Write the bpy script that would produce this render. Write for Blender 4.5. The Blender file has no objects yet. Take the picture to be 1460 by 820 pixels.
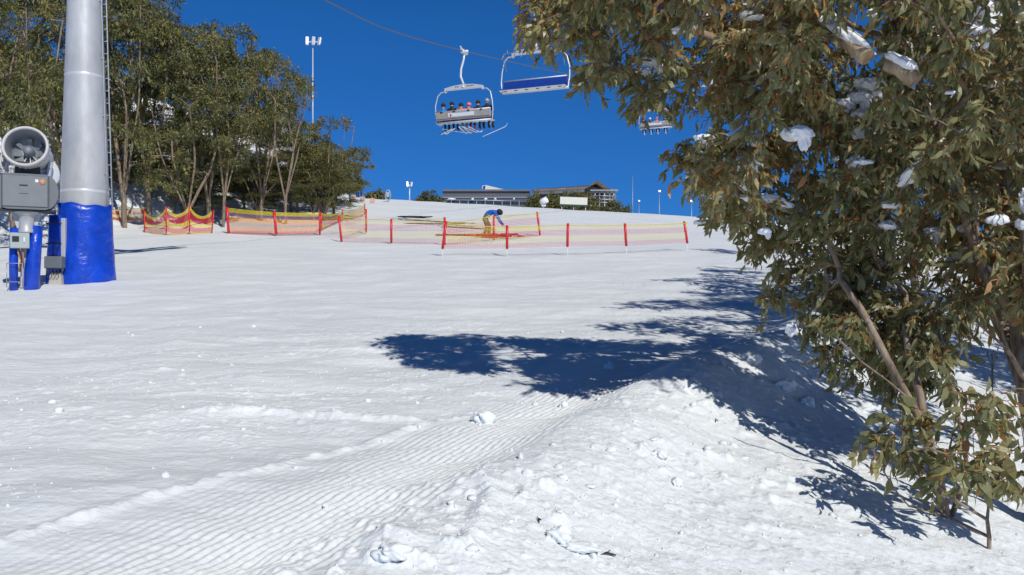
import bpy, math, random
import numpy as np
from mathutils import Vector, Matrix

random.seed(7)
RNG = np.random.default_rng(11)
SC = bpy.context.scene
COL = SC.collection
PI = math.pi
F = 1200.0      # focal length in pixels of the 1460 px wide photograph
EYE = 1.7

# ------------------------------------------------------------------ noise
def _hash(ix, iy, seed):
    h = (ix.astype(np.int64) * 374761393 + iy.astype(np.int64) * 668265263 + seed * 1274126177) & 0xffffffff
    h = ((h ^ (h >> 13)) * 1274126177) & 0xffffffff
    h = h ^ (h >> 16)
    return h
def noise(x, y, seed=0):
    """gradient noise, about -1..1"""
    x = np.asarray(x, float); y = np.asarray(y, float)
    ix = np.floor(x); iy = np.floor(y); fx = x - ix; fy = y - iy
    u = fx*fx*fx*(fx*(fx*6-15)+10); v = fy*fy*fy*(fy*(fy*6-15)+10)
    def g(dx, dy):
        a = _hash(ix+dx, iy+dy, seed) / 4294967296.0 * 2*PI
        return np.cos(a)*(fx-dx) + np.sin(a)*(fy-dy)
    return 1.5*((g(0,0)*(1-u)+g(1,0)*u)*(1-v) + (g(0,1)*(1-u)+g(1,1)*u)*v)
def fbm(x, y, seed=0, octs=4, gain=.5):
    s = 0; a = 1; f = 1
    for k in range(octs):
        s = s + a*noise(np.asarray(x)*f+k*17.3, np.asarray(y)*f-k*9.1, seed+k); a *= gain; f *= 2.03
    return s
def sstep(a, b, x):
    t = np.clip((np.asarray(x, float)-a)/(b-a), 0, 1); return t*t*(3-2*t)

# ------------------------------------------------------------------ terrain
_gy = [0, 4, 12, 20, 28, 35, 43, 55, 70]
_gz = [0, 4*.085, 12*.088, 20*.0905, 28*.0955, 35*.1005, 43*.1042, 55*.1115, 70*.1215]
_gy2 = [-400, -40] + _gy + [78, 90, 200, 400, 900]
_gz2 = [-60, -4.5] + _gz + [9.1, 9.35, 9.4, -10, -120]
def _smooth_table(xs, ys, lo, hi, sig):
    g = np.arange(lo, hi, .1); v = np.interp(g, xs, ys); k = np.arange(-int(3*sig/.1), int(3*sig/.1)+1)*.1
    w = np.exp(-(k/sig)**2/2); w /= w.sum(); p = len(k)//2
    return g, np.convolve(np.pad(v, p, mode='edge'), w, 'valid')
_zg, _zv = _smooth_table(_gy2, _gz2, -400, 900, 2.2)
def zprof(y): return np.interp(y, _zg, _zv)
_ry = [-30, 0, 2, 4, 5.1, 6.8, 8.6, 12, 20, 35, 60, 400]
_rx = [-20, -3.4, -2.0, -.77, -.13, .68, 1.95, 4.2, 8.0, 14, 24, 100]
_rg, _rv = _smooth_table(_ry, _rx, -30, 400, .75)
_rg2 = np.arange(-30, 399, .01); _rv2 = np.convolve(np.pad(np.interp(_rg2, _rg, _rv), 20, mode='edge'), np.ones(41)/41, 'valid')
def ridge_x(y): return np.interp(y, _rg2, _rv2)
def tree_edge_x(y):    # x of the edge of the wood on the left
    return np.interp(y, [0, 20, 34, 42, 50, 65, 80, 200], [-26, -25, -21, -17.5, -14.5, -12.5, -12.5, -14])
def H0(x, y):
    x = np.asarray(x, float); y = np.asarray(y, float)
    z = zprof(y)
    z = z - .057*np.clip(x, -60, 60)*sstep(25, 70, y)
    d = x - ridge_x(y)
    amp = np.interp(y, [0, 4, 6, 8.6, 14, 26], [0, .05, .12, .25, .18, 0])
    z = z + amp*np.where(d < 0, np.exp(-(d/.38)**2), np.exp(-(d/.7)**2))
    z = z - .19*np.clip(d-.15, 0, 3.2)*sstep(0, 1.2, d)*(1-.8*sstep(12, 24, y)) - .02*np.clip(d-3, 0, 20)
    # the wooded hill on the left
    e = tree_edge_x(y) - x
    z = z + .42*np.clip(e-1, 0, 24)*sstep(0, 7, e)*sstep(24, 44, y)*(1-sstep(95, 160, y))
    return z
def Hd(x, y):
    d = x - ridge_x(y)
    r = np.hypot(x, y)
    near = 1 - sstep(12, 45, r)
    right = sstep(-.1, .5, d)
    h = .05*fbm(x*.22, y*.22, 3, 2) + .028*fbm(x*.55, y*.9, 5, 3)*(.5+near)
    # wind and ski scuffs running across
    h = h + .0042*fbm(x*1.3, y*3.6, 9, 3)*(.45+.7*near) + .0035*near*fbm(x*5, y*11, 10, 3)
    # corduroy left by the groomer, parallel with the ridge
    band = sstep(-2.2, -1.1, d)*(1-sstep(-.16, -.04, d))*(1-sstep(8.0, 9.6, y))
    worn = sstep(-.7, .3, fbm(x*.8+3, y*.8, 21, 3) + 1.1*np.exp(-((d+.6)/.75)**2) - .35)
    per = d*.80
    h = h + .0048*(.7+1.0*np.exp(-((d+.6)/.5)**2))*band*worn*np.sin(2*PI*per/.056 + .10*noise(x*.7, y*.7, 31))
    # ridge of rolled snow from the machine: first track line
    def strip(h, P, w, a, seed):
        px = np.interp(y, [p[1] for p in P], [p[0] for p in P]); m = (y > P[0][1]) & (y < P[-1][1])
        slp = (P[-1][0]-P[0][0])/(P[-1][1]-P[0][1])
        dd = (x-px)/math.sqrt(1+slp**2)
        return h + m*a*np.exp(-(dd/w)**2)*(1+.55*fbm(x*9, y*9, seed, 2))
    h = strip(h, [(-2.75,4.15),(-2.6,4.29),(-1.88,5.26),(-1.39,5.95),(-.63,6.9),(-.4,7.2)], .055, .026, 41)
    yy = 7.05 + .12*noise(x*.8, 0*x, 44) - .03*(x+1.6)
    h = h + .035*np.exp(-((y-yy)/.07)**2)*sstep(-2.9,-2.5,x)*(1-sstep(-.9,-.5,x))*(1+.6*fbm(x*8, y*8, 45, 2))
    yy = 7.9 + .10*(x+2.5)
    h = h + .02*np.exp(-((y-yy)/.06)**2)*sstep(-3.6,-3.0,x)*(1-sstep(-2,-1.4,x))
    yy = 10.3 - .06*(x+1)
    h = h + .022*np.exp(-((y-yy)/.08)**2)*sstep(-3.6,-2.8,x)*(1-sstep(-1.9,-1.4,x))
    # clods
    cl = fbm(x*7, y*7, 51, 3); cl2 = fbm(x*3.2, y*3.2, 57, 2)
    rough = .25 + .75*sstep(-.2, .5, fbm(x*.6, y*1.1, 61, 2)+.35*np.exp(-((y-7.6)/1.5)**2))
    h = h + near*(1-.92*sstep(0, .55, band*worn))*rough*(.020*np.clip(cl-.25, 0, 2) + .0038*fbm(x*16, y*30, 71, 3) + .007*np.clip(fbm(x*9, y*16, 73, 2)-.3, 0, 1))
    h = h + near*right*(sstep(-.1,.5,fbm(x*.9, y*.9, 83, 2))*(.04*np.clip(cl2-.15, 0, 2) + .02*np.clip(cl-.15, 0, 2)) + .006*np.clip(cl,0,2) + .006*fbm(x*2.6+y*1.6, y*.8-x*.5, 81, 3) + .0065*fbm((x*.85+y*.5)*13, (y*.85-x*.5)*2.2, 85, 4) + .010*np.clip(fbm((x*.85+y*.5)*15, (y*.85-x*.5)*7, 87, 3)-.22, 0, 1) + .005*np.abs(fbm(x*20, y*26, 89, 2)))
    # churned snow where the groomed band meets the camera side
    ch = np.exp(-((d+.05)/.5)**2)*(1-sstep(4.9, 5.6, y))
    h = h + ch*(.04*np.clip(cl2, 0, 2)+.025*np.clip(cl, 0, 2))
    # untracked snow between the trees
    wood = sstep(0, 3, tree_edge_x(y)-x)*sstep(24, 36, y)
    h = h + wood*.35*fbm(x*.35, y*.35, 91, 3)
    return h
def H(x, y): return H0(x, y) + Hd(np.asarray(x, float), np.asarray(y, float))
def hz(x, y): return float(H(np.array([x]), np.array([y]))[0])
def P(px, row, Y):      # point at depth Y seen at a photograph pixel
    return Vector(((px-730)/F*Y, Y, EYE+(410-row)/F*Y))
_ys = np.exp(np.linspace(math.log(2.5), math.log(160), 1500))
def G(px, row):         # ground point seen at a photograph pixel
    xs = (px-730)/F*_ys
    rows = 410 - F*(H0(xs, _ys)-EYE)/_ys
    k = np.argmax(rows <= row) if (rows <= row).any() else int(np.argmin(rows))
    return Vector((float(xs[k]), float(_ys[k]), hz(xs[k], _ys[k])))
def on(px, Y):
    x = (px-730)/F*Y; return Vector((x, Y, hz(x, Y)))

# ------------------------------------------------------------------ mesh helpers
def np_mesh(name, verts, loops, totals, attrs=None, smooth=False, matidx=None):
    me = bpy.data.meshes.new(name)
    nv = len(verts); nf = len(totals)
    me.vertices.add(nv); me.vertices.foreach_set('co', np.asarray(verts, np.float32).ravel())
    me.loops.add(len(loops)); me.loops.foreach_set('vertex_index', np.asarray(loops, np.int32))
    me.polygons.add(nf)
    st = np.zeros(nf, np.int32); st[1:] = np.cumsum(totals)[:-1]
    me.polygons.foreach_set('loop_start', st); me.polygons.foreach_set('loop_total', np.asarray(totals, np.int32))
    if isinstance(smooth, bool): smooth = np.full(nf, smooth)
    me.polygons.foreach_set('use_smooth', np.asarray(smooth, bool))
    if matidx is not None: me.polygons.foreach_set('material_index', np.asarray(matidx, np.int32))
    me.update(calc_edges=True)
    for k, v in (attrs or {}).items():
        a = me.attributes.new(k, 'FLOAT', 'POINT'); a.data.foreach_set('value', np.asarray(v, np.float32))
    me.validate()
    return me
def link(name, me, mats, parent=None, loc=None):
    o = bpy.data.objects.new(name, me); COL.objects.link(o)
    for m in (mats if isinstance(mats, (list, tuple)) else [mats]):
        me.materials.append(m)
    if parent is not None: o.parent = parent
    if loc is not None: o.location = loc
    return o
def tag(o, label=None, cat=None, group=None, kind=None):
    if label: o['label'] = label
    if cat: o['category'] = cat
    if group: o['group'] = group
    if kind: o['kind'] = kind
    return o
def thing(name, label, cat, loc=(0,0,0), rz=0, group=None, rot=None):
    o = bpy.data.objects.new(name, None); COL.objects.link(o)
    o.location = loc; o.rotation_euler = rot if rot else (0,0,rz); o.empty_display_size = .2
    return tag(o, label, cat, group)
def copy_tree(o, parent=None):
    c = o.copy(); COL.objects.link(c); c.parent = parent
    for ch in list(o.children): copy_tree(ch, c)
    return c

class MB:
    def __init__(s): s.v = []; s.f = []; s.sm = []; s.mi = []; s.at = {}; s.cur = 0
    def add(s, vs, fs, smooth=False):
        b = len(s.v); s.v += [tuple(v) for v in vs]
        s.f += [[i+b for i in f] for f in fs]; s.sm += [smooth]*len(fs); s.mi += [s.cur]*len(fs); return s
    def box(s, c, size, R=None, taper=1.0, bev=0.0):
        x, y, z = (q/2 for q in size); vs = []; fs = []
        if bev <= 0:
            for dz in (-1, 1):
                t = taper if dz > 0 else 1
                for dx, dy in ((-1,-1),(1,-1),(1,1),(-1,1)): vs.append(Vector((dx*x*t, dy*y*t, dz*z)))
            fs = [(3,2,1,0),(4,5,6,7),(0,1,5,4),(1,2,6,5),(2,3,7,6),(3,0,4,7)]
        else:
            b = min(bev, x*.9, y*.9, z*.9)
            rings = [(-z, b), (-z+b, 0), (z-b, 0), (z, b)]
            for zz, ins in rings:
                t = taper if zz > 0 else 1
                X = (x-ins)*t; Y = (y-ins)*t
                for cx, cy in ((-X+b*(ins==0),-Y),(X-b*(ins==0),-Y),(X,-Y+b*(ins==0)),(X,Y-b*(ins==0)),(X-b*(ins==0),Y),(-X+b*(ins==0),Y),(-X,Y-b*(ins==0)),(-X,-Y+b*(ins==0))):
                    vs.append(Vector((cx, cy, zz)))
            if True:
                for k in range(3):
                    for i in range(8):
                        j = (i+1) % 8; fs.append((k*8+i, k*8+j, k*8+8+j, k*8+8+i))
                fs.append(tuple(range(7,-1,-1))); fs.append(tuple(24+i for i in range(8)))
        R = R or Matrix.Identity(3); c = Vector(c)
        return s.add([R @ v + c for v in vs], fs)
    def tube(s, pts, r, n=8, caps=True, smooth=True):
        pts = [Vector(p) for p in pts]
        rs = list(r) if hasattr(r, '__len__') else [r]*len(pts)
        ref = None; vs = []
        for i, p in enumerate(pts):
            t = (pts[min(i+1, len(pts)-1)] - pts[max(i-1, 0)]).normalized()
            if ref is None:
                ref = Vector((0,0,1)) if abs(t.z) < .9 else Vector((1,0,0))
            a = (ref - t*ref.dot(t)).normalized(); ref = a; b = t.cross(a)
            for k in range(n):
                an = 2*PI*k/n; vs.append(p + (a*math.cos(an)+b*math.sin(an))*rs[i])
        fs = []
        for i in range(len(pts)-1):
            for k in range(n):
                j = (k+1) % n; fs.append((i*n+k, i*n+j, (i+1)*n+j, (i+1)*n+k))
        s.add(vs, fs, smooth)
        if caps:
            b = len(s.v)-len(vs)
            s.f.append([b+k for k in range(n-1, -1, -1)]); s.f.append([b+(len(pts)-1)*n+k for k in range(n)])
            s.sm += [False, False]; s.mi += [s.cur]*2
        return s
    def lathe(s, prof, n=32, M=None, smooth=True, a0=0, a1=2*PI):
        """prof = [(r, z)], around local z, M is a 4x4"""
        M = M or Matrix.Identity(4); full = abs(a1-a0-2*PI) < 1e-6; m = n if full else n+1
        vs = [M @ Vector((r*math.cos(a0+(a1-a0)*k/n), r*math.sin(a0+(a1-a0)*k/n), z)) for r, z in prof for k in range(m)]
        fs = []
        for i in range(len(prof)-1):
            for k in range(n):
                j = (k+1) % m; fs.append((i*m+k, i*m+j, (i+1)*m+j, (i+1)*m+k))
        return s.add(vs, fs, smooth)
    def prism(s, poly, y0, y1, M=None):
        """poly of (x,z) extruded along y"""
        M = M or Matrix.Identity(4); n = len(poly)
        vs = [M @ Vector((x, y0, z)) for x, z in poly] + [M @ Vector((x, y1, z)) for x, z in poly]
        fs = [tuple(range(n)), tuple(range(2*n-1, n-1, -1))] + [(i, (i+1) % n, n+(i+1) % n, n+i)[::-1] for i in range(n)]
        return s.add(vs, fs)
    def blob(s, c, size, seed=0, rough=.2, lev=2, R=None, flat=None):
        V, Fc = ico(lev); c = Vector(c); R = R or Matrix.Identity(3)
        vv = np.array(V); nn = 1 + rough*noise(vv[:,0]*1.7+seed*3.1+vv[:,2], vv[:,1]*1.7-seed+vv[:,2]*.8, seed) + rough*.5*noise(vv[:,0]*4+vv[:,2]*2, vv[:,1]*4+seed, seed+5)
        out = []
        for v, k in zip(V, nn):
            q = Vector((v[0]*size[0]*k, v[1]*size[1]*k, v[2]*size[2]*k))
            if flat is not None and q.z < flat: q.z = flat
            out.append(R @ q + c)
        return s.add(out, Fc, True)
    def build(s, name, mats, parent=None, loc=None, attrs=None):
        tot = [len(f) for f in s.f]; lp = [i for f in s.f for i in f]
        me = np_mesh(name, np.array(s.v), lp, tot, attrs, np.array(s.sm, bool), s.mi)
        return link(name, me, mats, parent, loc)
_ico = {}
def ico(lev):
    if lev in _ico: return _ico[lev]
    t = (1+5**.5)/2
    V = [(-1,t,0),(1,t,0),(-1,-t,0),(1,-t,0),(0,-1,t),(0,1,t),(0,-1,-t),(0,1,-t),(t,0,-1),(t,0,1),(-t,0,-1),(-t,0,1)]
    V = [tuple(Vector(v).normalized()) for v in V]
    Fc = [(0,11,5),(0,5,1),(0,1,7),(0,7,10),(0,10,11),(1,5,9),(5,11,4),(11,10,2),(10,7,6),(7,1,8),(3,9,4),(3,4,2),(3,2,6),(3,6,8),(3,8,9),(4,9,5),(2,4,11),(6,2,10),(8,6,7),(9,8,1)]
    for _ in range(lev):
        mid = {}; nf = []
        def m(a, b):
            k = (min(a,b), max(a,b))
            if k not in mid:
                V.append(tuple(((Vector(V[a])+Vector(V[b]))/2).normalized())); mid[k] = len(V)-1
            return mid[k]
        for a, b, c in Fc:
            ab, bc, ca = m(a,b), m(b,c), m(c,a)
            nf += [(a,ab,ca),(b,bc,ab),(c,ca,bc),(ab,bc,ca)]
        Fc = nf
    _ico[lev] = (V, Fc); return _ico[lev]
def Rz(a): return Matrix.Rotation(a, 3, 'Z')
def Rx(a): return Matrix.Rotation(a, 3, 'X')
def Ry(a): return Matrix.Rotation(a, 3, 'Y')

# ------------------------------------------------------------------ materials
class NT:
    def __init__(s, name):
        s.m = bpy.data.materials.new(name); s.m.use_nodes = True; s.t = s.m.node_tree
        s.b = s.t.nodes['Principled BSDF']; s.out = s.t.nodes['Material Output']
    def n(s, ty, **kw):
        q = s.t.nodes.new(ty)
        for k, v in kw.items():
            if k in q.inputs: q.inputs[k].default_value = v
            else: setattr(q, k, v)
        return q
    def l(s, a, b): s.t.links.new(a, b)
def mat(name, col, rough=.6, metal=0, var=.12, vscale=3, bump=0, bscale=30, col2=None, spec=.5, stretch=(1,1,1), coat=0, edge=None):
    n = NT(name); tc = n.n('ShaderNodeTexCoord'); mp = n.n('ShaderNodeMapping'); mp.inputs['Scale'].default_value = stretch
    n.l(tc.outputs['Object'], mp.inputs['Vector'])
    no = n.n('ShaderNodeTexNoise', Scale=vscale, Detail=6.0, Roughness=.6); n.l(mp.outputs[0], no.inputs['Vector'])
    cr = n.n('ShaderNodeValToRGB'); c = Vector(col)
    d = Vector(col2) if col2 else c*(1-var*1.6)
    cr.color_ramp.elements[0].position = .32; cr.color_ramp.elements[1].position = .68
    cr.color_ramp.elements[0].color = (*d, 1); cr.color_ramp.elements[1].color = (*(c if col2 else c*(1+var*.5)), 1)
    n.l(no.outputs['Fac'], cr.inputs['Fac']); n.l(cr.outputs['Color'], n.b.inputs['Base Color'])
    n.b.inputs['Roughness'].default_value = rough; n.b.inputs['Metallic'].default_value = metal
    n.b.inputs['Specular IOR Level'].default_value = spec; n.b.inputs['Coat Weight'].default_value = coat
    if bump:
        nb = n.n('ShaderNodeTexNoise', Scale=bscale, Detail=5.0); n.l(mp.outputs[0], nb.inputs['Vector'])
        bp = n.n('ShaderNodeBump', Strength=1.0, Distance=bump); n.l(nb.outputs['Fac'], bp.inputs['Height']); n.l(bp.outputs[0], n.b.inputs['Normal'])
    return n.m
def snow_mat():
    n = NT('snow'); g = n.n('ShaderNodeNewGeometry')
    n.b.inputs['Roughness'].default_value = .55; n.b.inputs['Specular IOR Level'].default_value = .25
    no = n.n('ShaderNodeTexNoise', Scale=.35, Detail=6.0, Roughness=.62); n.l(g.outputs['Position'], no.inputs['Vector'])
    cr = n.n('ShaderNodeValToRGB'); cr.color_ramp.elements[0].position = .3; cr.color_ramp.elements[1].position = .7
    cr.color_ramp.elements[0].color = (.765,.80,.80,1); cr.color_ramp.elements[1].color = (.85,.88,.87,1)
    n.l(no.outputs['Fac'], cr.inputs['Fac']); n.l(cr.outputs['Color'], n.b.inputs['Base Color'])
    # fine grain + crust
    mp = n.n('ShaderNodeMapping'); mp.inputs['Scale'].default_value = (1, 1.25, 1); n.l(g.outputs['Position'], mp.inputs['Vector'])
    a = n.n('ShaderNodeTexNoise', Scale=19.0, Detail=9.0, Roughness=.66); n.l(mp.outputs[0], a.inputs['Vector'])
    b = n.n('ShaderNodeTexNoise', Scale=2.6, Detail=7.0, Roughness=.62); n.l(mp.outputs[0], b.inputs['Vector'])
    v = n.n('ShaderNodeTexVoronoi', Scale=26.0); v.feature = 'SMOOTH_F1'; n.l(mp.outputs[0], v.inputs['Vector'])
    b1 = n.n('ShaderNodeBump', Strength=1.0, Distance=.012); n.l(a.outputs['Fac'], b1.inputs['Height'])
    b2 = n.n('ShaderNodeBump', Strength=1.0, Distance=.022); n.l(b.outputs['Fac'], b2.inputs['Height']); n.l(b1.outputs[0], b2.inputs['Normal'])
    b3 = n.n('ShaderNodeBump', Strength=.4, Distance=.004); n.l(v.outputs['Distance'], b3.inputs['Height']); n.l(b2.outputs[0], b3.inputs['Normal'])
    n.l(b3.outputs[0], n.b.inputs['Normal'])
    return n.m
SNOW = snow_mat()
SNOWLOAD = mat('snow_load', (.86,.87,.88), .6, var=.03, bump=.01, bscale=25, spec=.25)
def leaf_mat(name, stops, gloss=.36, transl=.36):
    n = NT(name); at = n.n('ShaderNodeAttribute', attribute_name='tint'); cr = n.n('ShaderNodeValToRGB')
    oi = n.n('ShaderNodeObjectInfo'); el = cr.color_ramp.elements
    el[0].position = stops[0][0]; el[0].color = (*stops[0][1], 1); el[1].position = stops[-1][0]; el[1].color = (*stops[-1][1], 1)
    for p, c in stops[1:-1]:
        e = el.new(p); e.color = (*c, 1)
    ad = n.n('ShaderNodeMath', operation='MULTIPLY_ADD'); n.l(oi.outputs['Random'], ad.inputs[0]); ad.inputs[1].default_value = .16; n.l(at.outputs['Fac'], ad.inputs[2])
    n.l(ad.outputs[0], cr.inputs['Fac']); n.l(cr.outputs['Color'], n.b.inputs['Base Color'])
    n.b.inputs['Roughness'].default_value = gloss; n.b.inputs['Specular IOR Level'].default_value = .45
    tr = n.n('ShaderNodeBsdfTranslucent'); hs = n.n('ShaderNodeHueSaturation', Value=1.3, Saturation=1.2); n.l(cr.outputs['Color'], hs.inputs['Color']); n.l(hs.outputs[0], tr.inputs['Color'])
    mx = n.n('ShaderNodeMixShader', Fac=transl); n.l(n.b.outputs[0], mx.inputs[1]); n.l(tr.outputs[0], mx.inputs[2]); n.l(mx.outputs[0], n.out.inputs['Surface'])
    return n.m
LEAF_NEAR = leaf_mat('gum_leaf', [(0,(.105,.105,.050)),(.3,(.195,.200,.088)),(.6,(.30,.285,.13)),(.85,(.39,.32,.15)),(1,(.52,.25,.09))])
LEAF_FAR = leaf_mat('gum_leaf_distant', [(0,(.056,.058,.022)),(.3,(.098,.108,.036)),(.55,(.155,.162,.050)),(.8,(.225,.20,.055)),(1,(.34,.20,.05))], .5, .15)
def bark_mat(name, pale, dark, warm):
    n = NT(name); g = n.n('ShaderNodeTexCoord'); mp = n.n('ShaderNodeMapping'); mp.inputs['Scale'].default_value = (1,1,.22); n.l(g.outputs['Object'], mp.inputs['Vector'])
    a = n.n('ShaderNodeTexNoise', Scale=14.0, Detail=6.0, Roughness=.65); n.l(mp.outputs[0], a.inputs['Vector'])
    cr = n.n('ShaderNodeValToRGB'); el = cr.color_ramp.elements
    el[0].position = .33; el[0].color = (*dark, 1); el[1].position = .68; el[1].color = (*pale, 1); e = el.new(.5); e.color = (*warm, 1)
    n.l(a.outputs['Fac'], cr.inputs['Fac']); n.l(cr.outputs['Color'], n.b.inputs['Base Color']); n.b.inputs['Roughness'].default_value = .75
    bp = n.n('ShaderNodeBump', Strength=.8, Distance=.01); n.l(a.outputs['Fac'], bp.inputs['Height']); n.l(bp.outputs[0], n.b.inputs['Normal'])
    return n.m
BARK = bark_mat('gum_bark', (.35,.29,.22), (.10,.075,.055), (.26,.18,.12))
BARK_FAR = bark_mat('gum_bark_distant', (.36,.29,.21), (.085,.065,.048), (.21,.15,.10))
TWIG = mat('orange_twig', (.42,.15,.04), .5, var=.3, vscale=8)
DEAD = bark_mat('bare_wood', (.52,.42,.28), (.16,.11,.07), (.36,.25,.15))
M = dict(
    galv = mat('galvanised_steel', (.50,.51,.51), .46, .15, .16, 1.6, .012, 5, stretch=(1,1,.5)),
    steel = mat('grey_steel', (.42,.44,.46), .45, .5, .08, 6),
    alu = mat('pale_aluminium', (.66,.67,.68), .4, .25, .06, 6),
    blue = mat('blue_vinyl_padding', (.004,.055,.50), .32, 0, .2, 2.5, .07, 2.4, spec=.5, coat=.15),
    housing = mat('grey_housing', (.145,.16,.165), .5, 0, .08, 5),
    housing_dark = mat('dark_bellows', (.05,.047,.045), .5, 0, .25, 8, .012, 14),
    inner = mat('barrel_inside', (.24,.26,.28), .45, .2, .1, 5),
    rim = mat('pale_rim', (.58,.56,.53), .45, 0, .08, 5),
    white = mat('white_paint', (.76,.77,.78), .45, 0, .05, 5),
    offwhite = mat('offwhite_panel', (.70,.69,.60), .6, 0, .05, 5),
    boxgrey = mat('control_box', (.36,.42,.40), .5, 0, .05, 6),
    black = mat('black_plastic', (.018,.018,.02), .5, 0, .2, 6),
    strap = mat('black_strap', (.02,.02,.025), .6),
    copper = mat('orange_hose', (.48,.22,.12), .5),
    red = mat('red_pole', (.66,.018,.03), .42, 0, .1, 6),
    seatblue = mat('blue_seat_pad', (.006,.05,.30), .5, 0, .1, 5),
    orange = mat('orange_marker', (.75,.20,.06), .6),
    wall = mat('grey_cladding', (.10,.108,.118), .6, 0, .12, 1.2, .01, 4, stretch=(.2,1,3)),
    roof = mat('grey_roof_metal', (.15,.165,.19), .45, .2, .1, .9),
    stone = mat('brown_stone', (.26,.20,.15), .8, 0, .3, 1.5, .05, 3),
    timber = mat('brown_timber', (.16,.12,.09), .7, 0, .25, 1.5),
    cream = mat('cream_concrete', (.48,.44,.36), .7, 0, .1, 1),
    glass = mat('dark_window_glass', (.03,.05,.08), .1, 0, .1, 1),
    cable = mat('steel_rope', (.19,.18,.18), .5, .5, .1, 10),
    sticker = mat('orange_sticker', (.62,.28,.14), .5),
)

# ------------------------------------------------------------------ ground
def build_ground():
    r1 = np.exp(np.arange(math.log(1.2), math.log(3.4), .012))
    r2 = np.exp(np.arange(math.log(3.4), math.log(13), .0022))
    r3 = np.exp(np.arange(math.log(13), math.log(100), .0055))
    r4 = np.exp(np.arange(math.log(100), math.log(900), .04))
    r = np.concatenate([r1, r2, r3, r4])
    fine = np.radians(np.concatenate([np.arange(-39, -24, .105), np.arange(-24, 14, .075), np.arange(14, 39.001, .105)])); th = np.concatenate([np.radians(np.arange(-180, -39, 2.)), fine, np.radians(np.arange(40, 180, 2.))])
    nr, nt = len(r), len(th)
    R_, T_ = np.meshgrid(r, th, indexing='ij')
    X = (R_*np.sin(T_)).ravel(); Y = (R_*np.cos(T_)).ravel()
    Z = H0(X, Y) + Hd(X, Y)*(1-sstep(90, 200, np.hypot(X, Y)))
    V = np.stack([X, Y, Z], 1)
    i = np.arange(nr-1)[:, None]; j = np.arange(nt)[None, :]; jn = (j+1) % nt
    q = np.stack([i*nt+j, i*nt+jn, (i+1)*nt+jn, (i+1)*nt+j], -1).reshape(-1, 4)[:, ::-1]
    c = len(V); V = np.vstack([V, [[0, 0, hz(0, 0)]]])
    jj = np.arange(nt); fan = np.stack([np.full(nt, c), (jj+1) % nt, jj], 1)
    loops = np.concatenate([q.ravel(), fan.ravel()]); tot = np.concatenate([np.full(len(q), 4), np.full(nt, 3)])
    me = np_mesh('snow_ground', V, loops, tot, smooth=True)
    tag(link('ground', me, SNOW), 'groomed white snow slope rising to the skyline', None, None, 'structure')
build_ground()

# ------------------------------------------------------------------ gum trees
def frames(T):
    T = T/np.linalg.norm(T, axis=1, keepdims=True)
    ref = np.where(np.abs(T[:, 2:3]) < .9, np.array([[0., 0, 1]]), np.array([[1., 0, 0]]))
    A = np.cross(T, ref); A /= np.linalg.norm(A, axis=1, keepdims=True)
    return T, A, np.cross(T, A)
def edge_tubes(p0, p1, r0, r1, n=5):
    T, A, B = frames(p1-p0+1e-9)
    an = np.arange(n)*2*PI/n
    ring = A[:, None, :]*np.cos(an)[None, :, None] + B[:, None, :]*np.sin(an)[None, :, None]
    ext = T[:, None, :]*r1[:, None, None]*.35
    V = np.concatenate([p0[:, None, :]+ring*r0[:, None, None], p1[:, None, :]+ring*r1[:, None, None]+ext], 1).reshape(-1, 3)
    k = np.arange(n); kn = (k+1) % n
    f = np.stack([k, kn, n+kn, n+k], 1)
    Fq = (np.arange(len(p0))[:, None, None]*2*n + f[None]).reshape(-1, 4)
    return V, Fq
def leaves_geo(pos, dr, nm, L, W, simple):
    dr = dr/np.linalg.norm(dr, axis=1, keepdims=True)
    sd = np.cross(dr, nm); sd /= np.linalg.norm(sd, axis=1, keepdims=True)+1e-9
    nm = np.cross(sd, dr)
    L = L[:, None]; W = W[:, None]
    if simple:
        V = np.stack([pos, pos+dr*L*.45+sd*W*.5, pos+dr*L-nm*L*.12, pos+dr*L*.45-sd*W*.5], 1)
        nv = 4; f = np.array([0,1,2,3]); tot = np.array([4])
    else:
        V = np.stack([pos, pos+dr*L*.3+sd*W*.45+nm*L*.05, pos+dr*L*.3-sd*W*.45+nm*L*.05, pos+dr*L*.66+sd*W*.40+nm*L*.02, pos+dr*L*.66-sd*W*.40+nm*L*.02, pos+dr*L-nm*L*.14+sd*W*.15], 1)
        nv = 6; f = np.array([0,2,1, 1,2,4,3, 3,4,5]); tot = np.array([3,4,3])
    n = len(pos)
    loops = (np.arange(n)[:, None]*nv + f[None]).ravel(); tots = np.tile(tot, n)
    return V.reshape(-1, 3), loops, tots, nv

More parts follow.
